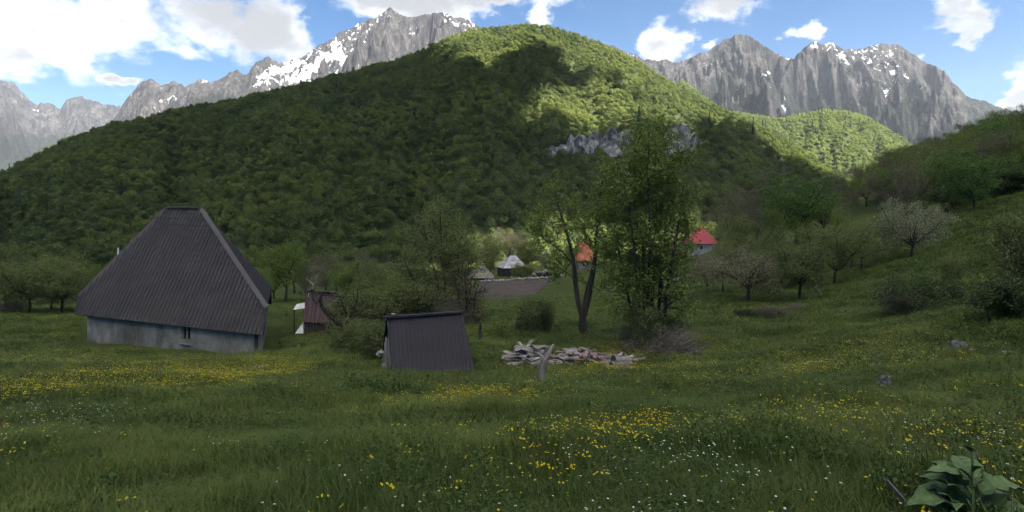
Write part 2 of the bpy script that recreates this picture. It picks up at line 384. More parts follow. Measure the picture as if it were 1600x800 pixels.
def scatter(name, pts, rot, sc, idx, protos, label=None, cat=None, kind='stuff'):
    """one 'stuff' object: meshes of `protos` set on points (uncountable growth only)"""
    col = bpy.data.collections.new(name+'_kinds')
    for i, me in enumerate(protos):
        col.objects.link(bpy.data.objects.new('%s_%02d' % (name, i), me))
    me = bpy.data.meshes.new(name); me.vertices.add(len(pts)); me.vertices.foreach_set('co', np.asarray(pts, np.float32).ravel())
    for nm, arr in (('rot', rot), ('sc', sc)):
        at = me.attributes.new(nm, 'FLOAT_VECTOR', 'POINT'); at.data.foreach_set('vector', np.asarray(arr, np.float32).ravel())
    at = me.attributes.new('idx', 'INT', 'POINT'); at.data.foreach_set('value', np.asarray(idx, np.int32).ravel())
    o = ob(name, me)
    ng = bpy.data.node_groups.new(name, 'GeometryNodeTree')
    ng.interface.new_socket('Geometry', in_out='INPUT', socket_type='NodeSocketGeometry')
    ng.interface.new_socket('Geometry', in_out='OUTPUT', socket_type='NodeSocketGeometry')
    t = NT(ng)
    gi = t.n('NodeGroupInput'); go = t.n('NodeGroupOutput')
    ci = t.n('GeometryNodeCollectionInfo'); ci.inputs['Collection'].default_value = col
    ci.inputs['Separate Children'].default_value = True; ci.inputs['Reset Children'].default_value = True
    ip = t.n('GeometryNodeInstanceOnPoints'); ip.inputs['Pick Instance'].default_value = True
    def na(nm, ty):
        n = t.n('GeometryNodeInputNamedAttribute', data_type=ty); n.inputs['Name'].default_value = nm; return n.outputs['Attribute']
    t.set(ip, 'Points', gi.outputs[0]); t.set(ip, 'Instance', ci.outputs[0])
    t.set(ip, 'Instance Index', na('idx', 'INT')); t.set(ip, 'Rotation', na('rot', 'FLOAT_VECTOR')); t.set(ip, 'Scale', na('sc', 'FLOAT_VECTOR'))
    t.set(go, 0, ip.outputs[0])
    md = o.modifiers.new('scatter', 'NODES'); md.node_group = ng
    return tag(o, label, cat, kind=kind)

# ------------------------------------------------------------------ the ground, the hill, the mountains
def warp(lo, hi, n, k):
    s = np.linspace(-1, 1, n); s = np.sinh(s*k)/math.sinh(k); return np.where(s < 0, -s*lo, s*hi)
def build_ground():
    X = warp(-330, 330, 300, 4.2); Y = np.concatenate([np.linspace(-12, 2, 10), 2+280*(np.expm1(np.linspace(0, 1, 290)[1:]*3.6)/math.expm1(3.6))])
    XX, YY = np.meshgrid(X, Y, indexing='ij'); ZZ = ground(XX, YY)
    return grid_obj('ground', np.stack([XX, YY, ZZ], -1), M['meadow'])
tag(build_ground(), kind='structure')

HA = np.linspace(-1.38, 0.80, 330)
def build_hill():
    T = np.linspace(-0.05, 1.35, 120); A, TT = np.meshgrid(HA, T, indexing='ij')
    Y = hill_yb(A)+TT*(hill_yc(A)-hill_yb(A)); Z = hill(A, Y)
    return grid_obj('forest_hill', np.stack([A*Y, Y, Z], -1), M['forest_floor'])
tag(build_hill(), kind='structure')

def massif(name, sky, Yc, Yf, Yb, base_py, na, nv, seed, snow_blobs, veg_fn, rough=1.0, jag=1.0):
    """a rock mountain: crest with the outline of the photograph, flanks cut by ridged gullies"""
    x0, x1 = sky[0][0], sky[-1][0]
    a = np.linspace((x0-800)/F, (x1-800)/F, na); s = np.linspace(0, 1.18, nv)
    A, SS = np.meshgrid(a, s, indexing='ij')
    Y = Yf+(Yc-Yf)*SS; X = A*Y
    yr = Yc/1000.0
    cr = interp(A, sky)+jag*0.0036*fbm(A*48, A*0+seed, 6, seed+3, 0.62)
    zb = (HOR-base_py)/F*Yf
    zc = cr*Yc; t = np.clip(SS, 0, 1)
    z = zb+(zc-zb)*(0.35*t+0.65*t**1.7)
    rg = ridged(X/(260*yr)+0.35*perlin(X/(500*yr), Y/(500*yr), seed), Y/(420*yr), 6, seed+9)
    rf = ridged(X/(85*yr)+0.5*perlin(X/(90*yr), Y/(120*yr), seed+2), Y/(130*yr), 4, seed+29)
    env = np.clip(1-t, 0, 1)**0.55*np.clip(t*4, 0, 1)
    h = (zc-zb)
    rv = ridged(X/(26*yr), Y/(70*yr), 4, seed+41)
    z = z+rough*env*h*(0.40*(rg-1.1)+0.22*(rf-1.0)+0.12*(rv-1.0))
    z = np.where(SS > 1, zc-(SS-1)*h*2.2, z)
    z = np.where(SS < 1, np.minimum(z, Y*cr*0.998), z)
    o = grid_obj(name, np.stack([X, Y, z], -1), M['rock_mountain'], False)
    py = HOR-F*z/Y; px = 800+F*A
    gz = np.gradient(z, axis=1)/(Y[0, 1]-Y[0, 0]); flat = np.clip(1.3-np.abs(gz), 0, 1)
    gul = np.clip(1.25-rg, -0.5, 0.5)*0.7
    sn = -0.12+gul-np.clip((py-110)/120.0, -0.2, 0.8)*0.5
    for (bx, by, rx, ry, an, w) in snow_blobs:
        ca, sa = math.cos(math.radians(an)), math.sin(math.radians(an))
        u = ((px-bx)*ca+(py-by)*sa)/rx; v = (-(px-bx)*sa+(py-by)*ca)/ry
        sn = np.maximum(sn, w*np.exp(-(u*u+v*v)*0.5)-0.46+gul)
    vattr(o.data, 'snow', sn); vattr(o.data, 'veg', veg_fn(px, py, rg))
    return tag(o, kind='structure')
FARLEFT = [(-260,60),(-120,100),(-60,112),(0,125),(20,128),(45,155),(60,165),(75,158),(95,168),(105,153),(130,150),(150,158),(170,165),(190,163),(240,200),(300,230)]
LEFTM = [(120,260),(170,195),(185,175),(200,150),(215,131),(235,121),(250,133),(270,125),(290,135),(312,122),(330,128),(350,120),(370,107),(385,118),(400,97),(420,87),(436,98),(450,95),(470,90),(490,75),
 (510,65),(530,50),(550,42),(570,30),(590,25),(608,10),(625,20),(645,28),(660,22),(690,18),(710,25),(730,28),(750,40),(800,70),(880,120)]
RIGHTM = [(900,60),(960,72),(985,82),(1010,92),(1035,92),(1060,98),(1080,88),(1110,78),(1130,62),(1158,52),(1175,58),(1200,75),(1220,85),(1240,93),(1255,75),(1275,62),(1300,68),(1325,76),
 (1340,76),(1370,68),(1390,66),(1410,72),(1425,85),(1450,98),(1475,110),(1490,128),(1510,148),(1530,155),(1550,162),(1600,180),(1700,215),(1800,240)]
massif('far_mountain', FARLEFT, 5200, 3300, 0, 330, 420, 170, 51, [(70,178,30,10,10,0.62),(75,185,22,6,20,0.7)],
       lambda px, py, rg: np.clip((py-190)/40.0, -0.3, 0.95))
massif('snowy_mountain', LEFTM, 3600, 2100, 0, 300, 760, 240, 11,
       [(245,170,14,10,40,0.95),(268,156,34,8,-8,0.9),(318,134,26,8,-20,0.85),(375,118,14,8,-50,0.7),(440,108,40,8,-20,1.0),(500,98,36,10,-30,1.05),(530,85,22,10,50,1.0),(545,98,24,7,50,1.0),(470,118,40,9,-15,0.85),(555,108,20,6,-40,0.95),(410,128,20,8,-20,0.8),
        (650,46,18,9,-20,0.95),(668,44,12,7,0,0.9),(610,24,16,6,30,0.6),(700,34,16,4,15,0.85),(670,68,10,4,30,0.75),(600,40,8,5,60,0.55),(575,48,6,14,20,0.55)],
       lambda px, py, rg: np.where(px < 300, np.clip((py-172)/30.0, -0.4, 0.8), np.clip((py-128)/40.0, -0.4, 0.75)))
massif('grey_mountain', RIGHTM, 3400, 2000, 0, 310, 760, 240, 83,
       [(1170,58,14,4,30,0.8),(1190,62,12,4,30,0.85),(1220,98,24,4,15,1.0),(1208,112,18,4,-10,1.0),(1294,92,4,16,-15,0.75),(1310,78,12,3,30,0.65),(1318,92,14,4,40,0.85),(1438,92,12,3,30,0.9),(1392,150,14,5,40,1.0),(1405,172,5,26,-32,0.95),(1418,190,4,20,-32,0.8),(1225,170,4,12,0,0.95),(1135,76,8,3,20,0.8),(1100,100,8,3,30,0.7),(1048,118,5,5,0,0.7),(1275,172,20,3,-20,0.5)],
       lambda px, py, rg: 0.25+np.clip((py-110)/110.0, -0.3, 0.5)-np.clip(rg-1.2, -0.3, 0.6)*0.5-np.clip((px-1430)/100.0, 0, 0.25), rough=1.1)

GREENH = [(1060,120),(1130,172),(1180,178),(1220,186),(1250,177),(1290,170),(1330,174),(1360,184),(1390,202),(1415,218),(1450,246),(1520,290)]
def green_z(a, Y):
    yc = 1500.0; yb = 900.0; cr = sum(interp(a+o, GREENH) for o in (-0.008, 0, 0.008))/3-8.0/yc
    t = (Y-yb)/(yc-yb); tc = np.clip(t, 0, 1); zc = cr*yc; zb = -10.0
    z = zb+(zc-zb)*(1-(1-tc)**1.25)+np.clip(4*tc*(1-tc), 0, 1)*(22*fbm(a*22, Y/220., 3, 61)-14*np.abs(perlin(a*30, Y/500., 62)))
    z = np.where(t < 1, np.minimum(z, cr*Y), zc-(t-1)*zc*1.2)
    return z
def build_green():
    a = np.linspace(0.30, 0.80, 90); s = np.linspace(0, 1.3, 60); A, SS = np.meshgrid(a, s, indexing='ij'); Y = 900+600*SS
    return grid_obj('green_hill', np.stack([A*Y, Y, green_z(A, Y)], -1), M['forest_floor'])
tag(build_green(), kind='structure')

# ------------------------------------------------------------------ woods
def crown_mesh(name, mat, seed, r=4.2, h=9.0, n=420, leaf=0.85, lobes=9, conifer=False):
    rng = np.random.default_rng(seed)
    if conifer:
        t = rng.random(n)**0.8; ang = rng.random(n)*2*np.pi; rad = r*(1-t)*(0.55+0.45*rng.random(n))*(0.8+0.2*np.cos(t*60))
        c = np.stack([np.cos(ang)*rad, np.sin(ang)*rad, 0.6+t*h], 1); nrm = np.stack([np.cos(ang), np.sin(ang), 0.5+0*ang], 1)
    else:
        an = rng.random(lobes)*6.28; ra = r*0.52*np.sqrt(rng.random(lobes)); lc = np.stack([np.cos(an)*ra, np.sin(an)*ra, h*(0.40+0.30*(1-ra/(r*0.52))+0.12*rng.random(lobes))], 1); lc[0] = (0, 0, h*0.68)
        lr = r*(0.36+0.20*rng.random(lobes))
        k = rng.integers(0, lobes, n); d = rng.normal(size=(n, 3)); d[:, 2] = np.abs(d[:, 2])*0.9-0.25; d /= np.linalg.norm(d, axis=1)[:, None]
        c = lc[k]+d*lr[k][:, None]*(0.82+0.25*rng.random(n))[:, None]*np.array([1, 1, 0.95]); nrm = d
    nrm = nrm+rng.normal(0, 0.30, (n, 3)); nrm /= np.linalg.norm(nrm, axis=1)[:, None]
    return fast_mesh(name, *leaf_quads(c, nrm, leaf, rng), mat)
def leaf_quads(c, nrm, size, rng, aspect=0.75):
    n = len(c); r = rng.normal(size=(n, 3)); u = np.cross(nrm, r); u /= np.linalg.norm(u, axis=1)[:, None]+1e-9; v = np.cross(nrm, u)
    s = (size*(0.6+0.8*rng.random(n)))[:, None]; w = s*aspect
    bend = nrm*s*0.18
    V = np.stack([c-u*s*0.5, c+v*w*0.5+bend, c+u*s*0.5, c-v*w*0.5+bend], 1).reshape(-1, 3)
    return V, np.arange(4*n).reshape(-1, 4)
def poisson_keep(x, y, cell, rng):
    k = np.floor(x/cell).astype(np.int64)*100003+np.floor(y/cell).astype(np.int64)
    _, i = np.unique(k, return_index=True); return i

CLIFF_TOP = [(845,240),(865,231),(885,224),(905,217),(930,210),(960,207),(985,206),(1010,206),(1040,199),(1052,195),(1068,200),(1080,208),(1090,222),(1098,232)]
CLIFF_BOT = [(845,243),(865,240),(885,231),(905,231),(930,234),(960,236),(985,238),(1010,240),(1040,242),(1052,240),(1068,237),(1080,233),(1090,230),(1098,234)]
def cliff_band(px): return np.interp(px, *zip(*CLIFF_TOP)), np.interp(px, *zip(*CLIFF_BOT))

def build_forest():
    rng = np.random.default_rng(4)
    N = 120000
    a = rng.uniform(-1.36, 0.78, N); yb = hill_yb(a); yc = hill_yc(a)
    Y = np.sqrt(rng.uniform(yb**2, (yc*1.06)**2)); X = a*Y
    i = poisson_keep(X+rng.normal(0, 1.2, N), Y+rng.normal(0, 1.2, N), 5.4, rng); a, X, Y = a[i], X[i], Y[i]
    Z = hill(a, Y); px = 800+F*a; py = HOR-F*(Z+5)/Y
    ct, cb = cliff_band(px)
    ok = ~((px > 850) & (px < 1096) & (py > ct-1) & (py < cb+7)) | (rng.random(len(px)) < 0.03)
    z = Z-0.8; n = ok.sum(); a, X, Y, z = a[ok], X[ok], Y[ok], z[ok]
    idx = rng.integers(0, 6, n); con = (rng.random(n) < 0.004); idx[con] = 6
    s = rng.uniform(0.66, 1.22, n)
    sc = np.stack([s*rng.uniform(0.85, 1.15, n), s*rng.uniform(0.85, 1.15, n), s*rng.uniform(0.85, 1.25, n)], 1)
    rot = np.zeros((n, 3)); rot[:, 2] = rng.uniform(0, 6.28, n); rot[:, :2] = rng.normal(0, 0.08, (n, 2))
    pr = [crown_mesh('beech_crown_%d' % k, M['leaf_beech'], 100+k, r=2.7+0.28*k, h=7.6+0.8*(k % 3), n=620, leaf=0.52, lobes=7+k) for k in range(6)]
    pr.append(crown_mesh('conifer_crown', M['leaf_conifer'], 140, r=2.4, h=11, n=420, leaf=0.9, conifer=True))
    scatter('hill_forest', np.stack([X, Y, z], 1), rot, sc, idx, pr, 'dense beech forest covering the big hill below the rocky peaks', 'forest')
    print('hill trees', n)
    # far sunlit hill on the right
    N = 40000; a = rng.uniform(0.30, 0.80, N); Y = np.sqrt(rng.uniform(900.**2, 1540.**2, N)); X = a*Y
    i = poisson_keep(X, Y, 8.0, rng); a, X, Y = a[i], X[i], Y[i]; n = len(a); z = green_z(a, Y)-0.8
    idx = rng.integers(0, 3, n); idx[rng.random(n) < 0.05] = 3
    s = rng.uniform(0.8, 1.35, n); sc = np.stack([s, s, s], 1); rot = np.zeros((n, 3)); rot[:, 2] = rng.uniform(0, 6.28, n)
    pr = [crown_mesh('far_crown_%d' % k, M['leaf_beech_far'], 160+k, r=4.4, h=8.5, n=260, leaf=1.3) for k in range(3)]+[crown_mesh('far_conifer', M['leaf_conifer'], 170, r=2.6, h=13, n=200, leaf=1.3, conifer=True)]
    scatter('far_forest', np.stack([X, Y, z], 1), rot, sc, idx, pr, 'bright sunlit forest on the far rounded hill at right', 'forest')
build_forest()

def build_cliff():
    pxs = np.arange(846, 1098, 2.0); n = 26
    ct, cb = cliff_band(pxs); V = np.zeros((len(pxs), n, 3)); s = np.linspace(0, 1, n)
    for i, px in enumerate(pxs):
        X, Y, Z = hill_hit(px, cb[i]+4); a = (px-800)/F
        zt = (HOR-ct[i])/F*(Y+8); h = zt-Z+3
        y = Y-3+s*5*np.clip(h/20, 0.3, 1)+12*np.clip(s-0.9, 0, 1)*10*0.4
        zz = Z-3+h*np.minimum(s/0.92, 1.0)
        V[i, :, 0] = a*y; V[i, :, 1] = y; V[i, :, 2] = zz
    nz = 7.0*(ridged(V[..., 0]/16, V[..., 2]/30, 5, 7)-1.0)+2.5*fbm(V[..., 0]/5, V[..., 2]/7, 4, 8)
    V[..., 1] -= nz; V[..., 2] += 4.5*fbm(V[..., 0]/7, V[..., 2]/40, 4, 12)*np.minimum(s*3, 1)
    return grid_obj('cliff', V, M['cliff'], False)
tag(build_cliff(), kind='structure')

# ------------------------------------------------------------------ the clouds whose shade lies on the valley and on most of the hill, plus unseen cloud added as fill light
LIT = [ # sunlit parts of the hill and valley, read from the photograph
 [(655,112),(672,75),(700,25),(900,10),(1000,60),(1120,130),(1330,245),(1340,305),(1250,270),(1150,212),(1110,196),(1060,178),(1000,158),(960,142),(920,126),(885,112),(862,92),(845,76),(820,70),(808,80),(796,98),(770,110),(720,114)],
 [(790,182),(840,152),(900,146),(960,154),(1040,164),(1090,180),(1070,206),(1000,208),(900,212),(820,208)],
 [(640,452),(660,400),(1130,350),(1135,402),(1010,425),(870,436),(770,452)]]
def inpoly(x, y, poly):
    r = np.zeros(x.shape, bool); j = len(poly)-1
    for i in range(len(poly)):
        xi, yi = poly[i]; xj, yj = poly[j]
        c = ((yi > y) != (yj > y)) & (x < (xj-xi)*(y-yi)/((yj-yi)+1e-9)+xi); r ^= c; j = i
    return r
def build_clouds():
    Hc = 1700.0; cell = 16.0
    k = LDIR[:2]/LDIR[2]
    xs = np.arange(-2400, 900, cell); ys = np.arange(-1400, 1800, cell); PX, PY = np.meshgrid(xs, ys, indexing='ij')   # where the shade falls at z = 0
    hx, hy, hz = PX.copy(), PY.copy(), np.full(PX.shape, -40.0); done = np.zeros(PX.shape, bool)
    for z in np.arange(330, -40, -5.0):
        x = PX+k[0]*z; y = PY+k[1]*z; a = x/np.maximum(y, 1.0)
        hh = np.where((y > 190) & (a > -1.35) & (a < 0.78), hill(np.clip(a, -1.38, 0.8), np.maximum(y, 200)), -30.0)
        g = np.where(y < 250, -18.0, -40.0)
        top = np.maximum(hh, g); new = (~done) & (z <= top)
        hx[new] = x[new]; hy[new] = y[new]; hz[new] = z; done |= new
    a = hx/np.maximum(hy, 1.0); px = 800+F*a; py = HOR-F*hz/np.maximum(hy, 1.0)
    jx = 6*fbm(hx/45, hy/45, 3, 3); jy = 5*fbm(hx/45, hy/45, 3, 8)
    lit = np.zeros(PX.shape, bool)
    for q, poly in enumerate(LIT):
        w = 1.0 if q < 2 else 0.3
        lit |= inpoly(px+jx*w, py+jy*w, poly) & (hy > 60)
    lit |= (hy > hill_yc(a)*1.0) & (hy > 300)
    beyond = np.hypot(hx+80, hy-330) > 800+60*fbm(hx/160, hy/160, 3, 6)
    fill_bank = ((a < -1.12) | (hy < 60)) & (fbm(hx/420, hy/420, 4, 16) > -0.38) & (np.hypot(hx+700, hy-150) < 1700+150*fbm(hx/300, hy/300, 3, 26))  # unseen cloud added overhead so its white underside brightens the foreground
    lit = np.where(fill_bank, False, lit | beyond)
    occ = ~lit
    nu, nv = occ.shape
    CX = PX+k[0]*Hc; CY = PY+k[1]*Hc
    bottom = Hc+14*fbm(CX/90, CY/90, 3, 2); bl = occ.astype(float)
    for _ in range(10):
        q = np.pad(bl, 1, mode='edge'); bl = (q[:-2, 1:-1]+q[2:, 1:-1]+q[1:-1, :-2]+q[1:-1, 2:]+q[1:-1, 1:-1])/5
    top = bottom+4+np.clip(2*bl-1, 0, 1)**1.5*(60+60*np.abs(fbm(CX/140, CY/140, 4, 21)))
    V = np.concatenate([np.stack([CX, CY, bottom], -1).reshape(-1, 3), np.stack([CX, CY, top], -1).reshape(-1, 3)])
    off = nu*nv; I = lambda i, j: i*nv+j; Fc = []
    for i in range(nu-1):
        for j in range(nv-1):
            if not occ[i, j]: continue
            q = (I(i,j), I(i+1,j), I(i+1,j+1), I(i,j+1))
            Fc.append((q[3], q[2], q[1], q[0])); Fc.append(tuple(v+off for v in q))
            if i == 0 or not occ[i-1, j]: Fc.append((q[0], q[0]+off, q[3]+off, q[3]))
            if i == nu-2 or not occ[i+1, j]: Fc.append((q[1], q[2], q[2]+off, q[1]+off))
            if j == 0 or not occ[i, j-1]: Fc.append((q[0], q[1], q[1]+off, q[0]+off))
            if j == nv-2 or not occ[i, j+1]: Fc.append((q[2], q[3], q[3]+off, q[2]+off))
    F_ = np.array(Fc); used = np.unique(F_); mp = np.zeros(len(V), int); mp[used] = np.arange(len(used))
    o = ob('cloud', fast_mesh('cloud', V[used], mp[F_], M['cloud'], False))
    return tag(o, kind='structure')
build_clouds()
# ------------------------------------------------------------------ trees
def tube(Vs, Fs, pts, rad, sides):
    pts = np.asarray(pts, float); n = len(pts); base = len(Vs)
    tan = np.gradient(pts, axis=0); tan /= np.linalg.norm(tan, axis=1)[:, None]+1e-9
    ref = np.array([0.31, 0.95, 0.1]) if abs(tan[0][1]) < 0.8 else np.array([1.0, 0.1, 0])
    ang = np.arange(sides)*2*math.pi/sides
    for i in range(n):
        u = np.cross(tan[i], ref); u /= np.linalg.norm(u)+1e-9; v = np.cross(tan[i], u)
        ring = pts[i]+rad[i]*(np.cos(ang)[:, None]*u+np.sin(ang)[:, None]*v); Vs.extend(ring.tolist())
    for i in range(n-1):
        for k in range(sides):
            a = base+i*sides+k; b = base+i*sides+(k+1) % sides; Fs.append((a, b, b+sides, a+sides))
def wander(rng, p, d, L, n, jit, up, droop=0.0):
    pts = [np.array(p, float)]; d = np.array(d, float)
    for i in range(n):
        d = d+rng.normal(0, jit, 3); d[2] += up-droop*(i/n); d /= np.linalg.norm(d)+1e-9
        pts.append(pts[-1]+d*L/n)
    return np.array(pts)
def along(pts, f):
    x = f*(len(pts)-1); i = min(int(x), len(pts)-2); w = x-i
    return pts[i]*(1-w)+pts[i+1]*w, pts[i+1]-pts[i]
def tree_meshes(name, limbs, seed, bark, leafm, nb=9, bl=1.0, nt=5, tl=0.45, leaves=9, leaf=0.12, spread=0.22, start=0.3, up=0.05, jit=0.22,
                open_=0.9, twig_r=0.008, leafmats=None, droop=0.0, flat=0.2):
    """limbs: list of (polyline, r0, r1, carries branches). Branches and twigs grow off them, leaves round the twigs."""
    rng = np.random.default_rng(seed); Vs, Fs = [], []; LC = []
    for (pts, r0, r1, carry) in limbs:
        pts = np.asarray(pts, float); rad = np.linspace(1, 0, len(pts))**0.8*(r0-r1)+r1
        tube(Vs, Fs, pts, rad*(1+0.12*rng.normal(size=len(pts))), 7 if r0 > 0.06 else 5)
        if not carry: continue
        L = np.linalg.norm(np.diff(pts, axis=0), axis=1).sum(); m = max(2, int(nb*carry))
        for q in range(m):
            f = start+(1-start)*(q+rng.random())/m; p, t = along(pts, min(f, 0.999)); t = t/np.linalg.norm(t)
            r = rng.normal(size=3); r -= t*np.dot(r, t); r /= np.linalg.norm(r)+1e-9
            d = t*(1-open_*0.6)+r*open_; ln = bl*(0.6+0.7*rng.random())*(1.12-0.42*f)
            b = wander(rng, p, d/np.linalg.norm(d), ln, 4, jit, up, droop)
            rr = max(twig_r*1.6, (r0+(r1-r0)*f)*0.38); tube(Vs, Fs, b, np.linspace(rr, twig_r, 5), 4)
            for z in range(nt):
                g = 0.25+0.75*(z+rng.random())/nt; p2, t2 = along(b, min(g, 0.999)); t2 = t2/np.linalg.norm(t2)
                r = rng.normal(size=3); r -= t2*np.dot(r, t2); r /= np.linalg.norm(r)+1e-9
                tw = wander(rng, p2, (t2*0.6+r*0.8), tl*(0.6+0.8*rng.random()), 3, jit, up, droop)
                tube(Vs, Fs, tw, np.linspace(twig_r, twig_r*0.4, 4), 3)
                k = rng.poisson(leaves)
                if k:
                    w = rng.random(k)**0.7*3; i = np.minimum(w.astype(int), 2); fr = (w-i)[:, None]
                    LC.append(tw[i]*(1-fr)+tw[i+1]*fr+rng.normal(0, spread, (k, 3))*np.array([1, 1, 0.8]))
    wood = mesh(name+'_wood', Vs, Fs, bark, True)
    if not LC: return wood, None
    c = np.concatenate(LC); nrm = rng.normal(size=(len(c), 3)); nrm[:, 2] = np.abs(nrm[:, 2])+flat; nrm /= np.linalg.norm(nrm, axis=1)[:, None]
    lv = fast_mesh(name+'_leaves', *leaf_quads(c, nrm, leaf, rng, 0.6), leafm)
    if leafmats:
        for m in leafmats: lv.materials.append(m)
        lv.polygons.foreach_set('material_index', rng.choice(len(leafmats)+1, len(c), p=[0.5]+[0.5/len(leafmats)]*len(leafmats)).astype(np.int32))
    return wood, lv
def std_limbs(rng, h, r, fork=0.25, nl=5, lean=0.5, jit=0.12, spread=1.0, stems=1, base_spread=0.0):
    """trunk(s) that fork into limbs; h total height"""
    out = []
    for s in range(stems):
        bx = rng.normal(0, base_spread, 2) if stems > 1 else (0, 0)
        d0 = np.array([bx[0]*0.25+rng.normal(0, 0.06), bx[1]*0.25+rng.normal(0, 0.06), 1.0]); fk = h*fork*rng.uniform(0.85, 1.15)
        tr = wander(rng, (bx[0], bx[1], -0.25), d0, fk+0.25, 4, 0.05, 0.02); rr = r*rng.uniform(0.75, 1.1)
        out.append((tr, rr*1.25, rr*0.8, 0))
        for k in range(nl):
            an = 2*math.pi*(k+rng.random()*0.7)/nl; e = lean*rng.uniform(0.5, 1.25) if k else lean*0.2
            d = np.array([math.cos(an)*e*spread, math.sin(an)*e*spread, 1.0]); d /= np.linalg.norm(d)
            L = (h-fk)*rng.uniform(0.75, 1.0)*(1.0 if k else 1.1)/max(0.72, d[2])*0.86
            out.append((wander(rng, tr[-1]-np.array([0, 0, 0.1*fk*rng.random()]), d, L, 6, jit*1.4, 0.05), rr*0.56, 0.012, 1))
    return out
KIND = {}
def add_kind(key, n, h, bark, leafname, seed, limb=None, **kw):
    KIND[key] = []
    for i in range(n):
        rng = np.random.default_rng(seed+i*7); w, l = tree_meshes('%s_%d' % (key, i), std_limbs(rng, h, **(limb or {})), seed+i*7+3, M[bark], M[leafname], **kw)
        co = np.empty(len(l.vertices)*3 if l else 0, np.float32)
        if l: l.vertices.foreach_get('co', co); top = np.percentile(co.reshape(-1, 3)[:, 2], 99.0)
        else: top = h
        KIND[key].append((w, l, float(top)))
add_kind('orchard', 4, 5.6, 'bark_dark', 'leaf_olive', 200, dict(r=0.13, fork=0.27, nl=6, lean=0.85, jit=0.16), nb=16, bl=1.5, nt=9, tl=0.6, leaves=22, leaf=0.10, spread=0.24, start=0.08, up=-0.02)
add_kind('round', 4, 6.0, 'bark', 'leaf_fresh', 240, dict(r=0.13, fork=0.2, nl=6, lean=0.75), nb=10, bl=1.3, nt=7, tl=0.6, leaves=18, leaf=0.125, spread=0.2, start=0.15)
add_kind('dense', 3, 7.5, 'bark', 'leaf_ash', 280, dict(r=0.16, fork=0.16, nl=7, lean=0.6), nb=12, bl=1.4, nt=8, tl=0.65, leaves=19, leaf=0.15, spread=0.24, start=0.08)
add_kind('brown', 4, 7.5, 'twig_brown', 'leaf_brown', 320, dict(r=0.11, fork=0.2, nl=6, lean=0.5), nb=14, bl=1.3, nt=9, tl=0.75, leaves=7, leaf=0.10, spread=0.16, start=0.1, twig_r=0.011)
add_kind('olive', 4, 7.0, 'bark', 'leaf_olive', 360, dict(r=0.12, fork=0.2, nl=6, lean=0.55), nb=12, bl=1.3, nt=8, tl=0.65, leaves=14, leaf=0.12, spread=0.2, start=0.1, twig_r=0.010)
add_kind('yellow', 2, 5.0, 'bark_pale', 'leaf_yellow', 400, dict(r=0.10, fork=0.15, nl=8, lean=0.5), nb=12, bl=1.0, nt=7, tl=0.6, leaves=12, leaf=0.11, spread=0.16, start=0.1, up=0.12)
add_kind('bush', 4, 2.2, 'bark_dark', 'leaf_dark', 430, dict(r=0.035, fork=0.1, nl=4, lean=0.8, stems=5, base_spread=0.35), nb=7, bl=0.6, nt=6, tl=0.35, leaves=15, leaf=0.085, spread=0.10, start=0.1)
add_kind('greenbush', 3, 2.2, 'bark', 'leaf_olive', 460, dict(r=0.03, fork=0.1, nl=4, lean=0.7, stems=5, base_spread=0.3), nb=7, bl=0.6, nt=6, tl=0.35, leaves=14, leaf=0.08, spread=0.10, start=0.1)
add_kind('twigbush', 2, 1.8, 'twig_brown', 'leaf_brown', 480, dict(r=0.022, fork=0.1, nl=5, lean=0.6, stems=7, base_spread=0.4), nb=7, bl=0.5, nt=6, tl=0.4, leaves=2, leaf=0.06, spread=0.06, start=0.1, twig_r=0.006)
w_b = np.random.default_rng(500); 
KIND['blossom'] = [tree_meshes('blossom', std_limbs(w_b, 5.6, r=0.12, fork=0.25, nl=7, lean=0.95, jit=0.14), 505, M['bark_dark'], M['blossom'], nb=16, bl=1.5, nt=9, tl=0.55, leaves=20, leaf=0.085, spread=0.22, start=0.08, up=-0.02, leafmats=[M['leaf_olive'], M['leaf_olive']])+(5.6,)]
KIND['pink'] = [tree_meshes('pinktree', std_limbs(w_b, 4.8, r=0.11, fork=0.28, nl=6, lean=0.95, jit=0.16), 509, M['bark_dark'], M['blossom_pink'], nb=15, bl=1.4, nt=9, tl=0.5, leaves=16, leaf=0.085, spread=0.22, start=0.08, up=-0.02, leafmats=[M['leaf_olive'], M['leaf_brown'], M['leaf_olive']])+(4.8,)]

def put_tree(name, meshes, loc, scale, rz, label, cat='tree', group=None, wide=1.0):
    w, l = meshes[0], meshes[1]
    e = empty(name, loc, rz); e.scale = (scale*wide, scale*wide, scale); tag(e, label, cat, group)
    ob('trunk' if cat == 'tree' else 'stems', w, e)
    if l: ob('crown' if cat == 'tree' else 'foliage', l, e)
    return e
_rz = random.Random(77); _cnt = {}
def tree_at(px, Y, top_py, kind, label, name=None, group=None, cat='tree', wide=1.0, variant=None):
    X = (px-800)/F*Y; z = g1(X, Y); top = (HOR-top_py)/F*Y; ms = KIND[kind]
    _cnt[kind] = _cnt.get(kind, -1)+1; m = ms[(_cnt[kind] if variant is None else variant) % len(ms)]
    s = max(0.25, (top-z)/m[2])
    return put_tree(name or {'orchard':'orchard_tree','round':'leafy_tree','dense':'leafy_tree','brown':'bare_tree','olive':'olive_green_tree','yellow':'yellow_green_tree','bush':'dark_bush','greenbush':'green_bush','twigbush':'twiggy_bush','blossom':'blossom_tree','pink':'blossom_tree'}[kind],
                    m, (X, Y, z-0.03), s, _rz.uniform(0, 6.28), label, cat, group, wide)

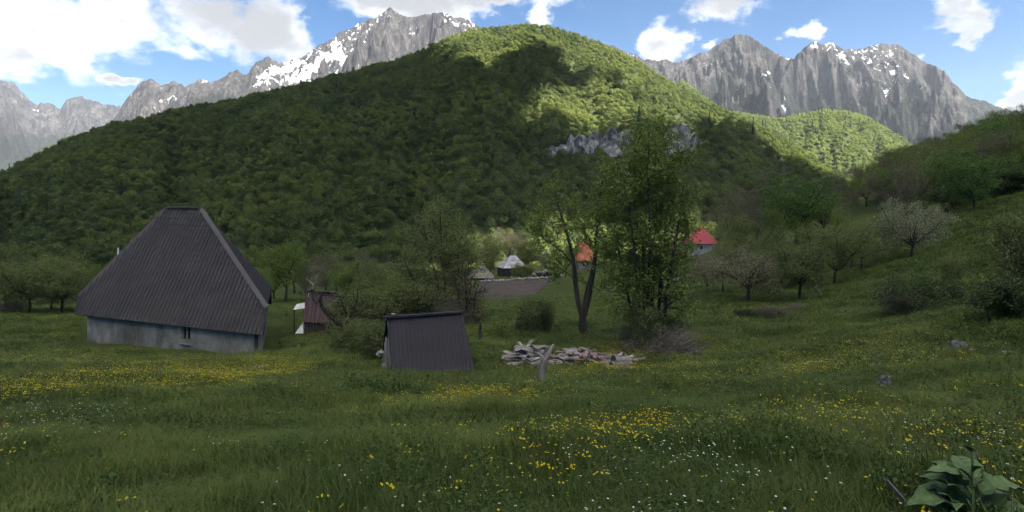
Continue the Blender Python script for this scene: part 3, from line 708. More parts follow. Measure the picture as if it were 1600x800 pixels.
# row of trees at the far edge of the left meadow
G = 'trees at the far edge of the left meadow'
tree_at(-8, 47, 412, 'round', 'leafy tree cut off by the left edge of the picture', group=G)
tree_at(22, 50, 412, 'olive', 'slim pale green tree left of the thick dark trunk at the left meadow edge', group=G, wide=1.2)
tree_at(46, 47, 406, 'orchard', 'old tree with the thickest dark trunk at the left meadow edge', group=G, wide=0.95)
tree_at(80, 50, 404, 'round', 'round light green tree right of the thick dark trunk, left meadow edge', group=G)
tree_at(97, 48, 410, 'orchard', 'dark forked tree in the middle of the row left of the barn', group=G)
tree_at(122, 52, 412, 'round', 'fresh green tree nearest the barn in the left row', group=G)
tree_at(143, 56, 418, 'olive', 'small tree half behind the barn roof corner at left', group=G)
tree_at(170, 62, 424, 'olive', 'low tree peeping over the left slope of the barn roof', group=G)
tree_at(85, 66, 400, 'yellow', 'pale yellowish tree rising behind the left row', group=G, wide=1.3)
tree_at(10, 66, 405, 'olive', 'grey green tree behind the leftmost tree of the row', group=G, wide=1.2)
tree_at(55, 75, 400, 'olive', 'hazy grey green tree farthest back in the left row', group=G, wide=1.3)
tree_at(18, 46, 468, 'twigbush', 'brown twiggy scrub at the foot of the leftmost trees', cat='bush', wide=1.6)
# between barn and the tall thicket
G = 'trees behind the small sheds'
tree_at(447, 66, 378, 'round', 'tall yellow green tree just right of the barn roof', group=G, wide=0.95)
tree_at(428, 74, 400, 'round', 'fresh green tree touching the right edge of the barn roof', group=G)
tree_at(478, 72, 405, 'brown', 'thin brownish tree behind the maroon shed', group=G)
tree_at(508, 66, 398, 'brown', 'bare brown tree right of the maroon shed with straight thin stems', group=G)
tree_at(540, 64, 410, 'round', 'light green rounded tree behind the broken old tree', group=G)
tree_at(572, 62, 404, 'olive', 'olive tree between the broken old tree and the tall thicket', group=G)
tree_at(598, 56, 415, 'olive', 'grey olive tree at the left flank of the tall thicket', group=G, wide=1.2)
tree_at(460, 96, 398, 'olive', 'far olive tree in the hollow right of the barn', group=G, wide=1.3)
tree_at(525, 92, 394, 'olive', 'far dark olive tree above the broken old tree', group=G, wide=1.3)
tree_at(585, 95, 392, 'brown', 'far brownish tree left of the tall thicket top', group=G, wide=1.3)
tree_at(625, 46, 420, 'round', 'bright green bushy tree low against the tall thicket', group=G, wide=1.2)
tree_at(575, 33, 455, 'greenbush', 'tall green shrub behind the corrugated roof of the root cellar', cat='bush', wide=1.0)
tree_at(563, 24, 500, 'greenbush', 'leafy shrub left of the root cellar, nearest the broken old tree', cat='bush')
tree_at(588, 21.5, 505, 'greenbush', 'shrub pressed against the stone end of the root cellar', cat='bush', wide=0.9)
tree_at(537, 26.5, 530, 'bush', 'small dark bush at the foot of the broken old tree', cat='bush', wide=1.2)
# in and round the hamlet
G = 'trees of the hamlet'
tree_at(772, 160, 366, 'olive', 'grey olive tree left behind the pale roofed hut', group=G, wide=1.2)
tree_at(797, 165, 358, 'brown', 'tall grey brown tree right behind the pale roofed hut', group=G, wide=1.3)
tree_at(826, 140, 377, 'yellow', 'golden twiggy willow right of the pale roofed hut', group=G, wide=0.9)
tree_at(764, 124, 392, 'yellow', 'small yellowish tree with dark trunk beside the hay hut', group=G, wide=0.8)
tree_at(818, 116, 414, 'greenbush', 'low bush in front of the pale roofed hut', cat='bush', wide=1.8)
tree_at(852, 140, 392, 'blossom', 'white flowering tree above the pale rubble', group=G)
tree_at(884, 118, 384, 'round', 'bright green tree just left of the forked ash crown', group=G)
tree_at(955, 150, 378, 'round', 'green tree right of the orange roof', group=G)
tree_at(985, 120, 392, 'olive', 'olive tree behind the stems of the tallest tree', group=G)
tree_at(1040, 140, 372, 'brown', 'brown tree left of the red roofed house', group=G, wide=1.2)
tree_at(1065, 100, 402, 'orchard', 'low orchard tree below the red roofed house', group=G)
tree_at(1128, 155, 352, 'brown', 'brown tree right behind the red roofed house', group=G, wide=1.2)
tree_at(735, 150, 380, 'olive', 'olive tree at the hamlet, left of the hay hut', group=G, wide=1.3)
tree_at(700, 130, 390, 'brown', 'brown tree behind the tall thicket', group=G, wide=1.3)
# orchard on the right slope
G = 'orchard trees on the right slope'
tree_at(1105, 52, 392, 'pink', 'small orchard tree with faint pink bloom, leftmost in the orchard', group=G)
tree_at(1130, 45, 380, 'orchard', 'dark orchard tree with low branches, second from the left', group=G)
tree_at(1168, 39, 382, 'pink', 'orchard tree with pinkish bloom and straight dark trunk', group=G)
tree_at(1205, 56, 352, 'olive', 'tall yellowish orchard tree behind the pink bloom', group=G)
tree_at(1221, 44, 385, 'orchard', 'orchard tree with short leaning trunk, middle of the front row', group=G)
tree_at(1250, 36, 372, 'orchard', 'orchard tree with arching broken branch, nearest in the front row', group=G)
tree_at(1303, 41, 352, 'orchard', 'orchard tree with pale trunk right of the arching branch', group=G)
tree_at(1330, 50, 345, 'olive', 'yellow green orchard tree in the second row', group=G)
tree_at(1346, 44, 350, 'orchard', 'orchard tree with stout dark trunk left of the white blossom', group=G)
tree_at(1368, 47, 345, 'orchard', 'orchard tree two to the left of the white blossom', group=G)
tree_at(1388, 49, 342, 'orchard', 'orchard tree next to the white blossom with dark trunk', group=G)
tree_at(1424, 44, 309, 'blossom', 'large orchard tree covered in white blossom with leaning trunk', group=G, wide=0.85)
tree_at(1462, 50, 318, 'olive', 'dark tree right of the white blossom', group=G)
tree_at(1270, 55, 355, 'olive', 'olive orchard tree behind the arching branch', group=G)
tree_at(1160, 60, 365, 'olive', 'grey olive tree at the back of the orchard left end', group=G, wide=1.1)
# trees above the orchard
G = 'trees above the orchard'
tree_at(1150, 84, 335, 'olive', 'grey tree right of and above the red roof', group=G, wide=1.2)
tree_at(1185, 90, 318, 'brown', 'reddish brown bare tree above the orchard left end', group=G, wide=1.2)
tree_at(1245, 80, 276, 'dense', 'broad bright green tree standing highest above the orchard', group=G, wide=1.15)
tree_at(1215, 78, 328, 'round', 'yellow green tree below the broad bright green one', group=G)
tree_at(1290, 82, 305, 'olive', 'olive tree right of the broad bright green one', group=G)
tree_at(1200, 125, 262, 'brown', 'tall brown tree against the foot of the big hill', group=G, wide=1.3)
tree_at(1150, 128, 298, 'brown', 'brown tree up the slope from the red roof', group=G, wide=1.3)
tree_at(1285, 122, 268, 'brown', 'grey brown tree behind the broad bright green one', group=G, wide=1.3)
tree_at(1330, 98, 290, 'brown', 'brown bare tree at the left end of the right wood', group=G, wide=1.2)
tree_at(1310, 70, 335, 'round', 'yellow green tree above the orchard middle', group=G)
# wood on the right hillside
def hillside():
    rng = random.Random(9); spots = []
    words = {'brown': ['brown bare tree', 'grey brown bare tree', 'reddish bare tree'], 'olive': ['olive green tree', 'grey olive tree', 'dull green tree'], 'round': ['fresh green tree', 'yellow green tree', 'light green tree'], 'dense': ['dark leafy tree', 'dense green tree', 'deep green tree']}
    rows = [(1345, 1600, 15, 132, 'on the skyline of the right hillside'), (1350, 1610, 17, 116, 'just below the skyline of the right hillside'), (1352, 1612, 17, 101, 'halfway up the right hillside wood'),
            (1375, 1612, 19, 88, 'in the lower right hillside wood'), (1420, 1612, 21, 76, 'at the lower edge of the right hillside wood')]
    for r, (x0, x1, st, Y, where) in enumerate(rows):
        n = 0; x = x0
        while x < x1+st:
            px = x+rng.uniform(-4, 4); y = Y+rng.uniform(-4, 4)
            k = rng.choices(['brown', 'olive', 'round', 'dense'], [3.4 if px < 1440 else 1.4, 3.6, 1.8, 1.5 if px > 1440 else 0.7])[0]
            X = (px-800)/F*y; gz = g1(X, y); h = rng.uniform(5.6, 7.4)*(0.9 if px < 1400 else 1.0)
            top = HOR-F*(gz+h)/y
            tree_at(px, y, top, k, '%s %s, %s' % (words[k][n % 3], where, ['far left end', 'left part', 'left of the middle', 'middle', 'right of the middle', 'right part', 'far right end'][min(6, int(7*(px-x0+4)/(x1-x0+12)))]), group='trees of the right hillside wood', wide=1.1)
            n += 1; x += st
hillside()
tree_at(1522, 58, 232, 'dense', 'pale fresh green tree at the lower edge of the hillside wood', variant=1, group='trees of the right hillside wood')
tree_at(1548, 66, 262, 'bush', 'dark shrub under the hillside wood at the meadow edge', cat='bush', wide=1.5)
tree_at(1490, 66, 292, 'bush', 'dark shrub beside the hillside wood left of the pale green tree', cat='bush', wide=1.4)
tree_at(1585, 64, 255, 'bush', 'dark shrub at the top right corner of the meadow', cat='bush', wide=1.5)
# near bushes on the right
tree_at(1440, 22.5, 434, 'bush', 'dense dark green bush on the right slope', cat='bush', wide=1.25)
tree_at(1478, 23.5, 440, 'bush', 'dark bush grown against the right side of the dense dark green bush', cat='bush', wide=1.2)
tree_at(1418, 22, 452, 'twigbush', 'grey twiggy bush at the left foot of the dark bush', cat='bush')
tree_at(1485, 25.5, 402, 'greenbush', 'slender upright sapling behind the dark bush', cat='bush', wide=0.45)
tree_at(1606, 15.5, 335, 'greenbush', 'tall airy shrub cut by the right edge of the picture', cat='bush', wide=0.55, variant=0)
tree_at(1584, 16.5, 410, 'greenbush', 'lower shrub left of the tall airy shrub at the right edge', cat='bush', wide=0.7, variant=1)
tree_at(1596, 14.5, 435, 'bush', 'dark low growth at the foot of the tall airy shrub', cat='bush', wide=1.3)
tree_at(1210, 29, 478, 'twigbush', 'brown bramble patch on the slope below the orchard', cat='bush', wide=2.2)
tree_at(1165, 31, 492, 'bush', 'low dark bramble on the slope below the pink bloom', cat='bush', wide=2.2)
tree_at(1245, 31, 484, 'twigbush', 'brown bramble at the foot of the arching branch', cat='bush', wide=1.8)
tree_at(835, 28, 468, 'greenbush', 'upright twiggy bush in the meadow left of the forked ash', cat='bush', wide=1.0, variant=0)
tree_at(852, 28.6, 474, 'greenbush', 'dull green bush leaning on the twiggy bush by the forked ash', cat='bush', wide=0.7)
tree_at(820, 28.4, 490, 'bush', 'low dark bush left of the twiggy bush', cat='bush', wide=0.8)

# --- trees with a shape of their own: limbs traced in metres at the depth where they stand
def local(base, Y, pts, dy=None):
    """photograph pixels -> points relative to the base, at about the depth Y"""
    out = []
    for i, (px, py) in enumerate(pts):
        y = Y+(dy[i] if dy else 0.0); p = P(px, py, y); out.append(p-base)
    return np.array(out)
def forked_ash():
    Y = 27.0; base = np.array([(912-800)/F*Y, Y, g1((912-800)/F*Y, Y)])
    L = [(local(base, Y, [(912,530),(911,510),(910,492)]), 0.21, 0.165, 0),
         (local(base, Y, [(910,495),(903,470),(899,440),(896,405),(888,372),(878,340),(870,312),(868,294)], [0,0,.2,.3,.4,.5,.6,.6]), 0.135, 0.02, 1.2),
         (local(base, Y, [(912,495),(920,465),(926,430),(931,395),(933,360),(936,325),(940,290),(944,268)], [0,0,-.2,-.2,-.3,-.3,-.4,-.5]), 0.15, 0.02, 1.2),
         (local(base, Y, [(911,495),(913,470),(918,445),(924,420)], [0,.2,.4,.6]), 0.09, 0.03, 0.2),
         (local(base, Y, [(897,415),(884,398),(868,385),(848,372),(836,358)], [0,.2,.5,.8,1.0]), 0.05, 0.015, 0.8),
         (local(base, Y, [(880,345),(862,348),(846,344),(832,352)], [.4,.2,0,-.2]), 0.03, 0.01, 0.6),
         (local(base, Y, [(931,392),(918,370),(906,345),(896,318)], [0,.4,.8,1.0]), 0.04, 0.012, 0.6),
         (local(base, Y, [(934,352),(948,332),(958,308),(962,285)], [0,-.3,-.6,-.9]), 0.04, 0.012, 0.8),
         (local(base, Y, [(899,438),(885,425),(872,418)], [0,-.3,-.6]), 0.025, 0.01, 0.6),
         (local(base, Y, [(928,418),(944,408),(956,395)], [0,-.3,-.6]), 0.03, 0.01, 0.6)]
    w, l = tree_meshes('forked_ash', L, 610, M['bark'], M['leaf_fresh'], nb=12, bl=0.85, nt=6, tl=0.45, leaves=11, leaf=0.12, spread=0.13, start=0.40, up=0.1, twig_r=0.009)
    put_tree('ash_tree', (w, l), base, 1, 0, 'slender ash forking into two main stems right of the ploughed field')
forked_ash()
def tallest():
    Y = 23.5; base = np.array([(1018-800)/F*Y, Y, g1((1018-800)/F*Y, Y)]); rng = np.random.default_rng(620)
    L = []
    stems = [([(1003,545),(1001,500),(997,450),(992,400),(985,340),(982,290),(985,250)], -0.3), ([(1010,545),(1008,500),(1006,440),(1005,380),(1003,310),(1004,250),(1008,215)], 0.1), ([(1018,545),(1018,490),(1020,430),(1023,370),(1026,300),(1024,240),(1020,205)], 0.4),
             ([(1024,545),(1028,500),(1033,440),(1038,380),(1044,320),(1047,265),(1042,225)], 0.0), ([(1030,545),(1036,505),(1043,450),(1052,400),(1062,340),(1068,290)], -0.4), ([(1000,545),(993,520),(983,470),(972,420),(962,370),(958,335)], 0.3),
             ([(1014,545),(1012,500),(1013,450),(1015,400),(1015,330),(1012,270),(1014,230)], -0.7)]
    for pts, dy in stems:
        n = len(pts); L.append((local(base, Y, pts, [dy*(0.3+1.7*i/n)+rng.normal(0, 0.1) for i in range(n)]), 0.10*rng.uniform(0.8, 1.2), 0.012, 2.6))
    w, l = tree_meshes('tall_tree', L, 622, M['bark'], M['leaf_fresh'], nb=11, bl=1.3, nt=8, tl=0.55, leaves=15, leaf=0.12, spread=0.15, start=0.24, up=0.08, twig_r=0.008, leafmats=[M['leaf_ash'], M['leaf_yellow']])
    put_tree('tall_tree', (w, l), base, 1, 0, 'tallest many-stemmed green tree in the middle of the meadow')
    # undergrowth round its foot, bare pale sapling, hooked pale branch
    tree_at(1015, 22.8, 480, 'greenbush', 'green undergrowth at the foot of the tallest tree', cat='bush', wide=1.0)
    tree_at(990, 23.2, 505, 'twigbush', 'brown brushwood left of the tallest tree foot', cat='bush', wide=1.1)
    tree_at(1040, 23.6, 495, 'bush', 'dark undergrowth right of the tallest tree foot', cat='bush', wide=1.0)
    Y = 24.5; b2 = np.array([(1066-800)/F*Y, Y, g1((1066-800)/F*Y, Y)])
    L2 = [(local(b2, Y, [(1064,520),(1066,490),(1067,455),(1069,420),(1072,390)]), 0.035, 0.008, 0.7), (local(b2, Y, [(1066,480),(1060,455),(1056,438)]), 0.016, 0.006, 0.4), (local(b2, Y, [(1067,470),(1080,452),(1090,440)]), 0.016, 0.006, 0.5)]
    w, l = tree_meshes('pale_sapling', L2, 630, M['bark_pale'], M['leaf_olive'], nb=10, bl=0.8, nt=5, tl=0.4, leaves=3, leaf=0.07, spread=0.08)
    put_tree('pale_sapling', (w, l), b2, 1, 0, 'thin pale barked sapling right of the tallest tree')
    Y = 23.0; b3 = np.array([(1022-800)/F*Y, Y, g1((1022-800)/F*Y, Y)])
    Vs, Fs = [], []; tube(Vs, Fs, local(b3, Y, [(1022,545),(1022,510),(1026,490),(1035,485),(1038,478),(1030,474)]), [0.06,0.055,0.03,0.025,0.02,0.01], 6)
    tag(ob('broken_branch', mesh('broken_branch', Vs, Fs, M['wood_grey'], True), None, b3), 'hooked pale dead branch in the undergrowth of the tallest tree', 'branch')
tallest()
def thicket():
    Y = 36.0; base = np.array([(700-800)/F*Y, Y, g1((700-800)/F*Y, Y)]); rng = np.random.default_rng(640); L = []
    st = [([(700,520),(697,480),(694,430),(690,380),(688,345),(690,322)],0.0),([(706,520),(708,480),(703,430),(698,390),(700,350)],0.5),([(690,520),(680,480),(668,440),(655,400),(645,365)],0.4),([(684,520),(668,485),(652,450),(640,425),(632,405)],-0.6),
          ([(712,520),(716,480),(718,440),(716,400),(720,370)],-0.3),([(718,520),(725,480),(728,445),(732,415),(738,395)],0.4),([(695,520),(690,470),(678,420),(668,380),(662,352)],-0.5),([(702,520),(700,470),(690,410),(680,365),(676,335)],0.8)]
    for pts, dy in st:
        n = len(pts); L.append((local(base, Y, pts, [dy*(0.5+2.5*i/n)+rng.normal(0, 0.15) for i in range(n)]), 0.10*rng.uniform(0.7, 1.2), 0.014, 2.4))
    w, l = tree_meshes('thicket', L, 642, M['bark'], M['leaf_olive'], nb=12, bl=1.4, nt=8, tl=0.6, leaves=13, leaf=0.10, spread=0.16, start=0.2, up=0.06, twig_r=0.011, leafmats=[M['leaf_olive'], M['leaf_brown'], M['leaf_fresh']])
    put_tree('willow_thicket', (w, l), base, 1, 0, 'tall feathery many-stemmed thicket behind the root cellar')
    Y = 33.0; b = np.array([(728-800)/F*Y, Y, g1((728-800)/F*Y, Y)]); L = []
    for pts in ([(722,535),(720,500),(716,460),(708,430)],[(728,535),(730,495),(728,455),(726,425)],[(733,535),(738,500),(742,465),(748,440)],[(736,535),(745,510),(752,490)],[(726,535),(724,495),(735,450)]):
        L.append((local(b, Y, pts, [rng.normal(0, 0.15) for _ in pts]), 0.07*rng.uniform(0.7, 1.1), 0.012, 1.6))
    w, l = tree_meshes('dark_scrub', L, 648, M['bark_dark'], M['leaf_brown'], nb=10, bl=0.8, nt=7, tl=0.5, leaves=4, leaf=0.08, spread=0.1, start=0.1, twig_r=0.010)
    put_tree('dark_scrub', (w, l), b, 1, 0, 'dark tangled bare scrub behind the right end of the root cellar', 'bush')
    tree_at(650, 34, 440, 'greenbush', 'bright green lower growth left in the tall thicket', cat='bush', wide=0.9)
    tree_at(705, 33, 462, 'twigbush', 'grey brushwood above the ridge of the root cellar', cat='bush', wide=1.0)
thicket()
def broken_tree():
    Y = 29.0; base = np.array([(536-800)/F*Y, Y, g1((536-800)/F*Y, Y)])
    L = [(local(base, Y, [(537,545),(537,530),(538,518)]), 0.22, 0.17, 0),
         (local(base, Y, [(537,522),(530,508),(520,496),(510,488),(503,478),(500,466)], [0,0,-.1,-.2,-.2,-.2]), 0.15, 0.08, 0.25),
         (local(base, Y, [(500,468),(494,474),(488,464),(488,452)], [-.2]*4), 0.075, 0.06, 0), (local(base, Y, [(500,468),(503,460),(505,456)], [-.2]*3), 0.07, 0.045, 0),
         (local(base, Y, [(538,520),(545,505),(551,490),(558,470),(559,452)], [0,.1,.2,.3,.4]), 0.13, 0.02, 1.5),
         (local(base, Y, [(540,515),(543,498),(538,482),(532,468)], [0,-.2,-.4,-.6]), 0.08, 0.02, 1.3),
         (local(base, Y, [(548,498),(562,490),(575,478)], [.2,.3,.4]), 0.05, 0.012, 1.0)]
    w, l = tree_meshes('broken_tree', L, 660, M['bark_dark'], M['leaf_olive'], nb=9, bl=0.85, nt=6, tl=0.4, leaves=8, leaf=0.085, spread=0.10, start=0.35)
    t = put_tree('broken_tree', (w, l), base, 1, 0, 'old broken tree with a bare elbowed limb in front of the maroon shed')
    for pts in ([(488,452),(492,440),(499,425)], [(489,445),(484,440),(478,434)]):
        Vs, Fs = [], []; tube(Vs, Fs, local(base, Y, pts, [-.2]*3), [0.035, 0.028, 0.016], 6); ob('dead_limb', mesh('dead_limb', Vs, Fs, M['wood_pale'], True), t)
    Vs, Fs = [], []; tube(Vs, Fs, local(base, Y, [(504,461),(515,461.5),(528,463),(545,464),(555,463)], [-.2,-.3,-.4,-.4,-.4]), [0.045,0.04,0.03,0.02,0.01], 6); ob('dead_limb', mesh('dead_limb', Vs, Fs, M['bark_dark'], True), t)
broken_tree()
# ------------------------------------------------------------------ building helpers
def box_me(name, sx, sy, sz, mat, bev=0.0, jitter=0.0, seed=0, cz=True):
    bm = bmesh.new(); bmesh.ops.create_cube(bm, size=1.0)
    for v in bm.verts: v.co = Vector((v.co.x*sx, v.co.y*sy, (v.co.z+(0.5 if cz else 0))*sz))
    if bev: bmesh.ops.bevel(bm, geom=list(bm.edges), offset=bev, segments=1, affect='EDGES')
    if jitter:
        r = random.Random(seed)
        for v in bm.verts: v.co += Vector((r.uniform(-1,1), r.uniform(-1,1), r.uniform(-1,1)))*jitter
    me = bpy.data.meshes.new(name); bm.to_mesh(me); bm.free(); me.materials.append(mat); return me
def poly_slab(name, pts, thick, mat, direction=None):
    """a flat polygon given real thickness along its normal (downwards/inwards)"""
    p = [Vector(q) for q in pts]; n = Vector((0, 0, 0))
    for i in range(len(p)): n += p[i].cross(p[(i+1) % len(p)])
    n.normalize()
    if direction is not None and n.dot(Vector(direction)) < 0: p.reverse(); n = -n
    k = len(p); V = [tuple(q) for q in p]+[tuple(q-n*thick) for q in p]
    Fc = [tuple(range(k)), tuple(range(2*k-1, k-1, -1))]+[(i, i+k, (i+1) % k+k, (i+1) % k) for i in range(k)]
    return mesh(name, V, Fc, mat)
def sheet_roof(name, pts, mat, period=0.2, amp=0.02, step=0.0, steplen=0.35, thick=0.012, across=None, outward=(0,-0.3,1)):
    """profiled metal sheet cut to the polygon: ribs run up the slope, `step` adds pressed tile steps.
       across: direction of the eave."""
    p = [Vector(q) for q in pts]; n = Vector((0, 0, 0))
    for i in range(len(p)): n += p[i].cross(p[(i+1) % len(p)])
    n.normalize()
    if n.dot(Vector(outward)) < 0: n = -n
    u = Vector(across); u -= n*u.dot(n); u.normalize(); w = n.cross(u)
    if w.z < 0: w = -w
    o = p[0]; uv = [((q-o).dot(u), (q-o).dot(w)) for q in p]
    u0, u1 = min(x[0] for x in uv)-0.01, max(x[0] for x in uv)+0.01; w0, w1 = min(x[1] for x in uv)-0.01, max(x[1] for x in uv)+0.01
    prof = [(0.0, 0.0), (0.5, 0.0), (0.62, 1.0), (0.86, 1.0), (0.98, 0.0)]
    us = []; 
    m = int((u1-u0)/period)+1
    for i in range(m):
        for (f, h) in prof:
            x = u0+(i+f)*period
            if x < u1+period: us.append((x, h*amp))
    ws = []
    if step:
        k = int((w1-w0)/steplen)+1
        for i in range(k+1):
            ws.append((w0+i*steplen, step)); ws.append((w0+(i+0.93)*steplen, 0.0))
    else: ws = [(w0, 0.0), (w1, 0.0)]
    V = []; 
    for (x, h) in us:
        for (y, s) in ws: V.append(o+u*x+w*y+n*(h+s))
    bm = bmesh.new(); bv = [bm.verts.new(v) for v in V]; nw = len(ws)
    for i in range(len(us)-1):
        for j in range(nw-1): bm.faces.new((bv[i*nw+j], bv[(i+1)*nw+j], bv[(i+1)*nw+j+1], bv[i*nw+j+1]))
    c = sum(p, Vector())/len(p)
    for i in range(len(p)):
        a, b = p[i], p[(i+1) % len(p)]; e = (b-a).cross(n)
        if e.dot(c-a) > 0: e = -e
        if e.length < 1e-6: continue
        bmesh.ops.bisect_plane(bm, geom=list(bm.verts)+list(bm.edges)+list(bm.faces), dist=1e-5, plane_co=a, plane_no=e.normalized(), clear_outer=True)
    bmesh.ops.recalc_face_normals(bm, faces=bm.faces)
    g = bmesh.ops.solidify(bm, geom=list(bm.faces), thickness=thick)
    me = bpy.data.meshes.new(name); bm.to_mesh(me); bm.free(); me.materials.append(mat); return me
def beam(name, a, b, w, h, mat, up=(0,0,1)):
    a, b = Vector(a), Vector(b); d = (b-a).normalized(); s = d.cross(Vector(up)).normalized(); t = s.cross(d).normalized(); V = []
    for q in (a, b):
        for (x, y) in ((-w/2,-h/2),(w/2,-h/2),(w/2,h/2),(-w/2,h/2)): V.append(tuple(q+s*x+t*y))
    return mesh(name, V, [(0,1,2,3),(7,6,5,4),(0,4,5,1),(1,5,6,2),(2,6,7,3),(3,7,4,0)], mat)
def V3(a): return Vector([float(x) for x in a])

def metal(name, c0, c1, rough=0.5):
    def fn(t, b):
        co = objco(t); n = t.noise(co, 0.7, 6.0, 0.6); n2 = t.noise(t.mapping(co, (3,3,0.6)), 2.5, 5.0, 0.6)
        c = t.ramp(n, [(0.3, c0), (0.7, c1)]); c = t.mix(0.35, c, t.ramp(n2, [(0.35,(0.6,0.58,0.56)),(0.65,(1.1,1.1,1.1))]), 'MULTIPLY')
        t.set(b, 'Base Color', c); t.set(b, 'Roughness', t.sstep(n2, 0.3, 0.7, rough-0.1, rough+0.15))
    return pmat(name, fn, rough, 0.15)
M['tile_sheet'] = metal('tile_sheet', (0.042,0.038,0.037), (0.060,0.054,0.052), 0.62)
M['dark_sheet'] = metal('dark_sheet', (0.028,0.025,0.028), (0.040,0.035,0.038), 0.65)
M['maroon_sheet'] = metal('maroon_sheet', (0.050,0.030,0.032), (0.072,0.042,0.044), 0.5)
M['red_sheet'] = metal('red_sheet', (0.36,0.060,0.070), (0.44,0.085,0.090), 0.45)
M['cap_sheet'] = metal('cap_sheet', (0.062,0.056,0.055), (0.085,0.077,0.075), 0.55)
def render_wall(t, b):
    co = objco(t); n = t.noise(co, 0.5, 7.0, 0.65, 0.4); n2 = t.noise(t.mapping(co, (1,1,0.35)), 2.2, 6.0, 0.65); n3 = t.noise(co, 14.0, 4.0, 0.6)
    c = t.ramp(n, [(0.32,(0.11,0.100,0.085)),(0.5,(0.19,0.175,0.150)),(0.68,(0.29,0.268,0.232))])
    c = t.mix(0.6, c, t.ramp(n2, [(0.34,(0.42,0.43,0.40)),(0.6,(1.05,1.05,1.05))]), 'MULTIPLY')
    t.set(b, 'Base Color', c); bump(t, b, t.math('ADD', n2, t.math('MULTIPLY', n3, 0.5)), 0.6, 0.04)
M['render_wall'] = pmat('render_wall', render_wall, 0.95)
M['plaster'] = mottled('plaster', [(0.3,(0.26,0.255,0.25)),(0.7,(0.40,0.395,0.39))], 1.2, bs=0.2)
M['white_board'] = mottled('white_board', [(0.3,(0.50,0.50,0.49)),(0.7,(0.72,0.72,0.70))], 1.5, bs=0.15)
M['shingle'] = mottled('shingle', [(0.3,(0.28,0.26,0.25)),(0.7,(0.50,0.47,0.45))], 2.0, bs=0.4, rnd=0.5)
M['hay'] = mottled('hay', [(0.3,(0.20,0.17,0.12)),(0.7,(0.40,0.36,0.28))], 2.5, bs=0.6, bd=0.1, rnd=0.4)
M['roof_tile'] = mottled('roof_tile', [(0.3,(0.30,0.10,0.055)),(0.7,(0.52,0.20,0.12))], 2.0, bs=0.3, rnd=0.5)
M['pane'] = pmat('pane', lambda t, b: t.set(b, 'Base Color', t.ramp(t.noise(objco(t), 3.0), [(0.3,(0.012,0.013,0.015)),(0.7,(0.03,0.032,0.036))])), 0.15, 0.5)

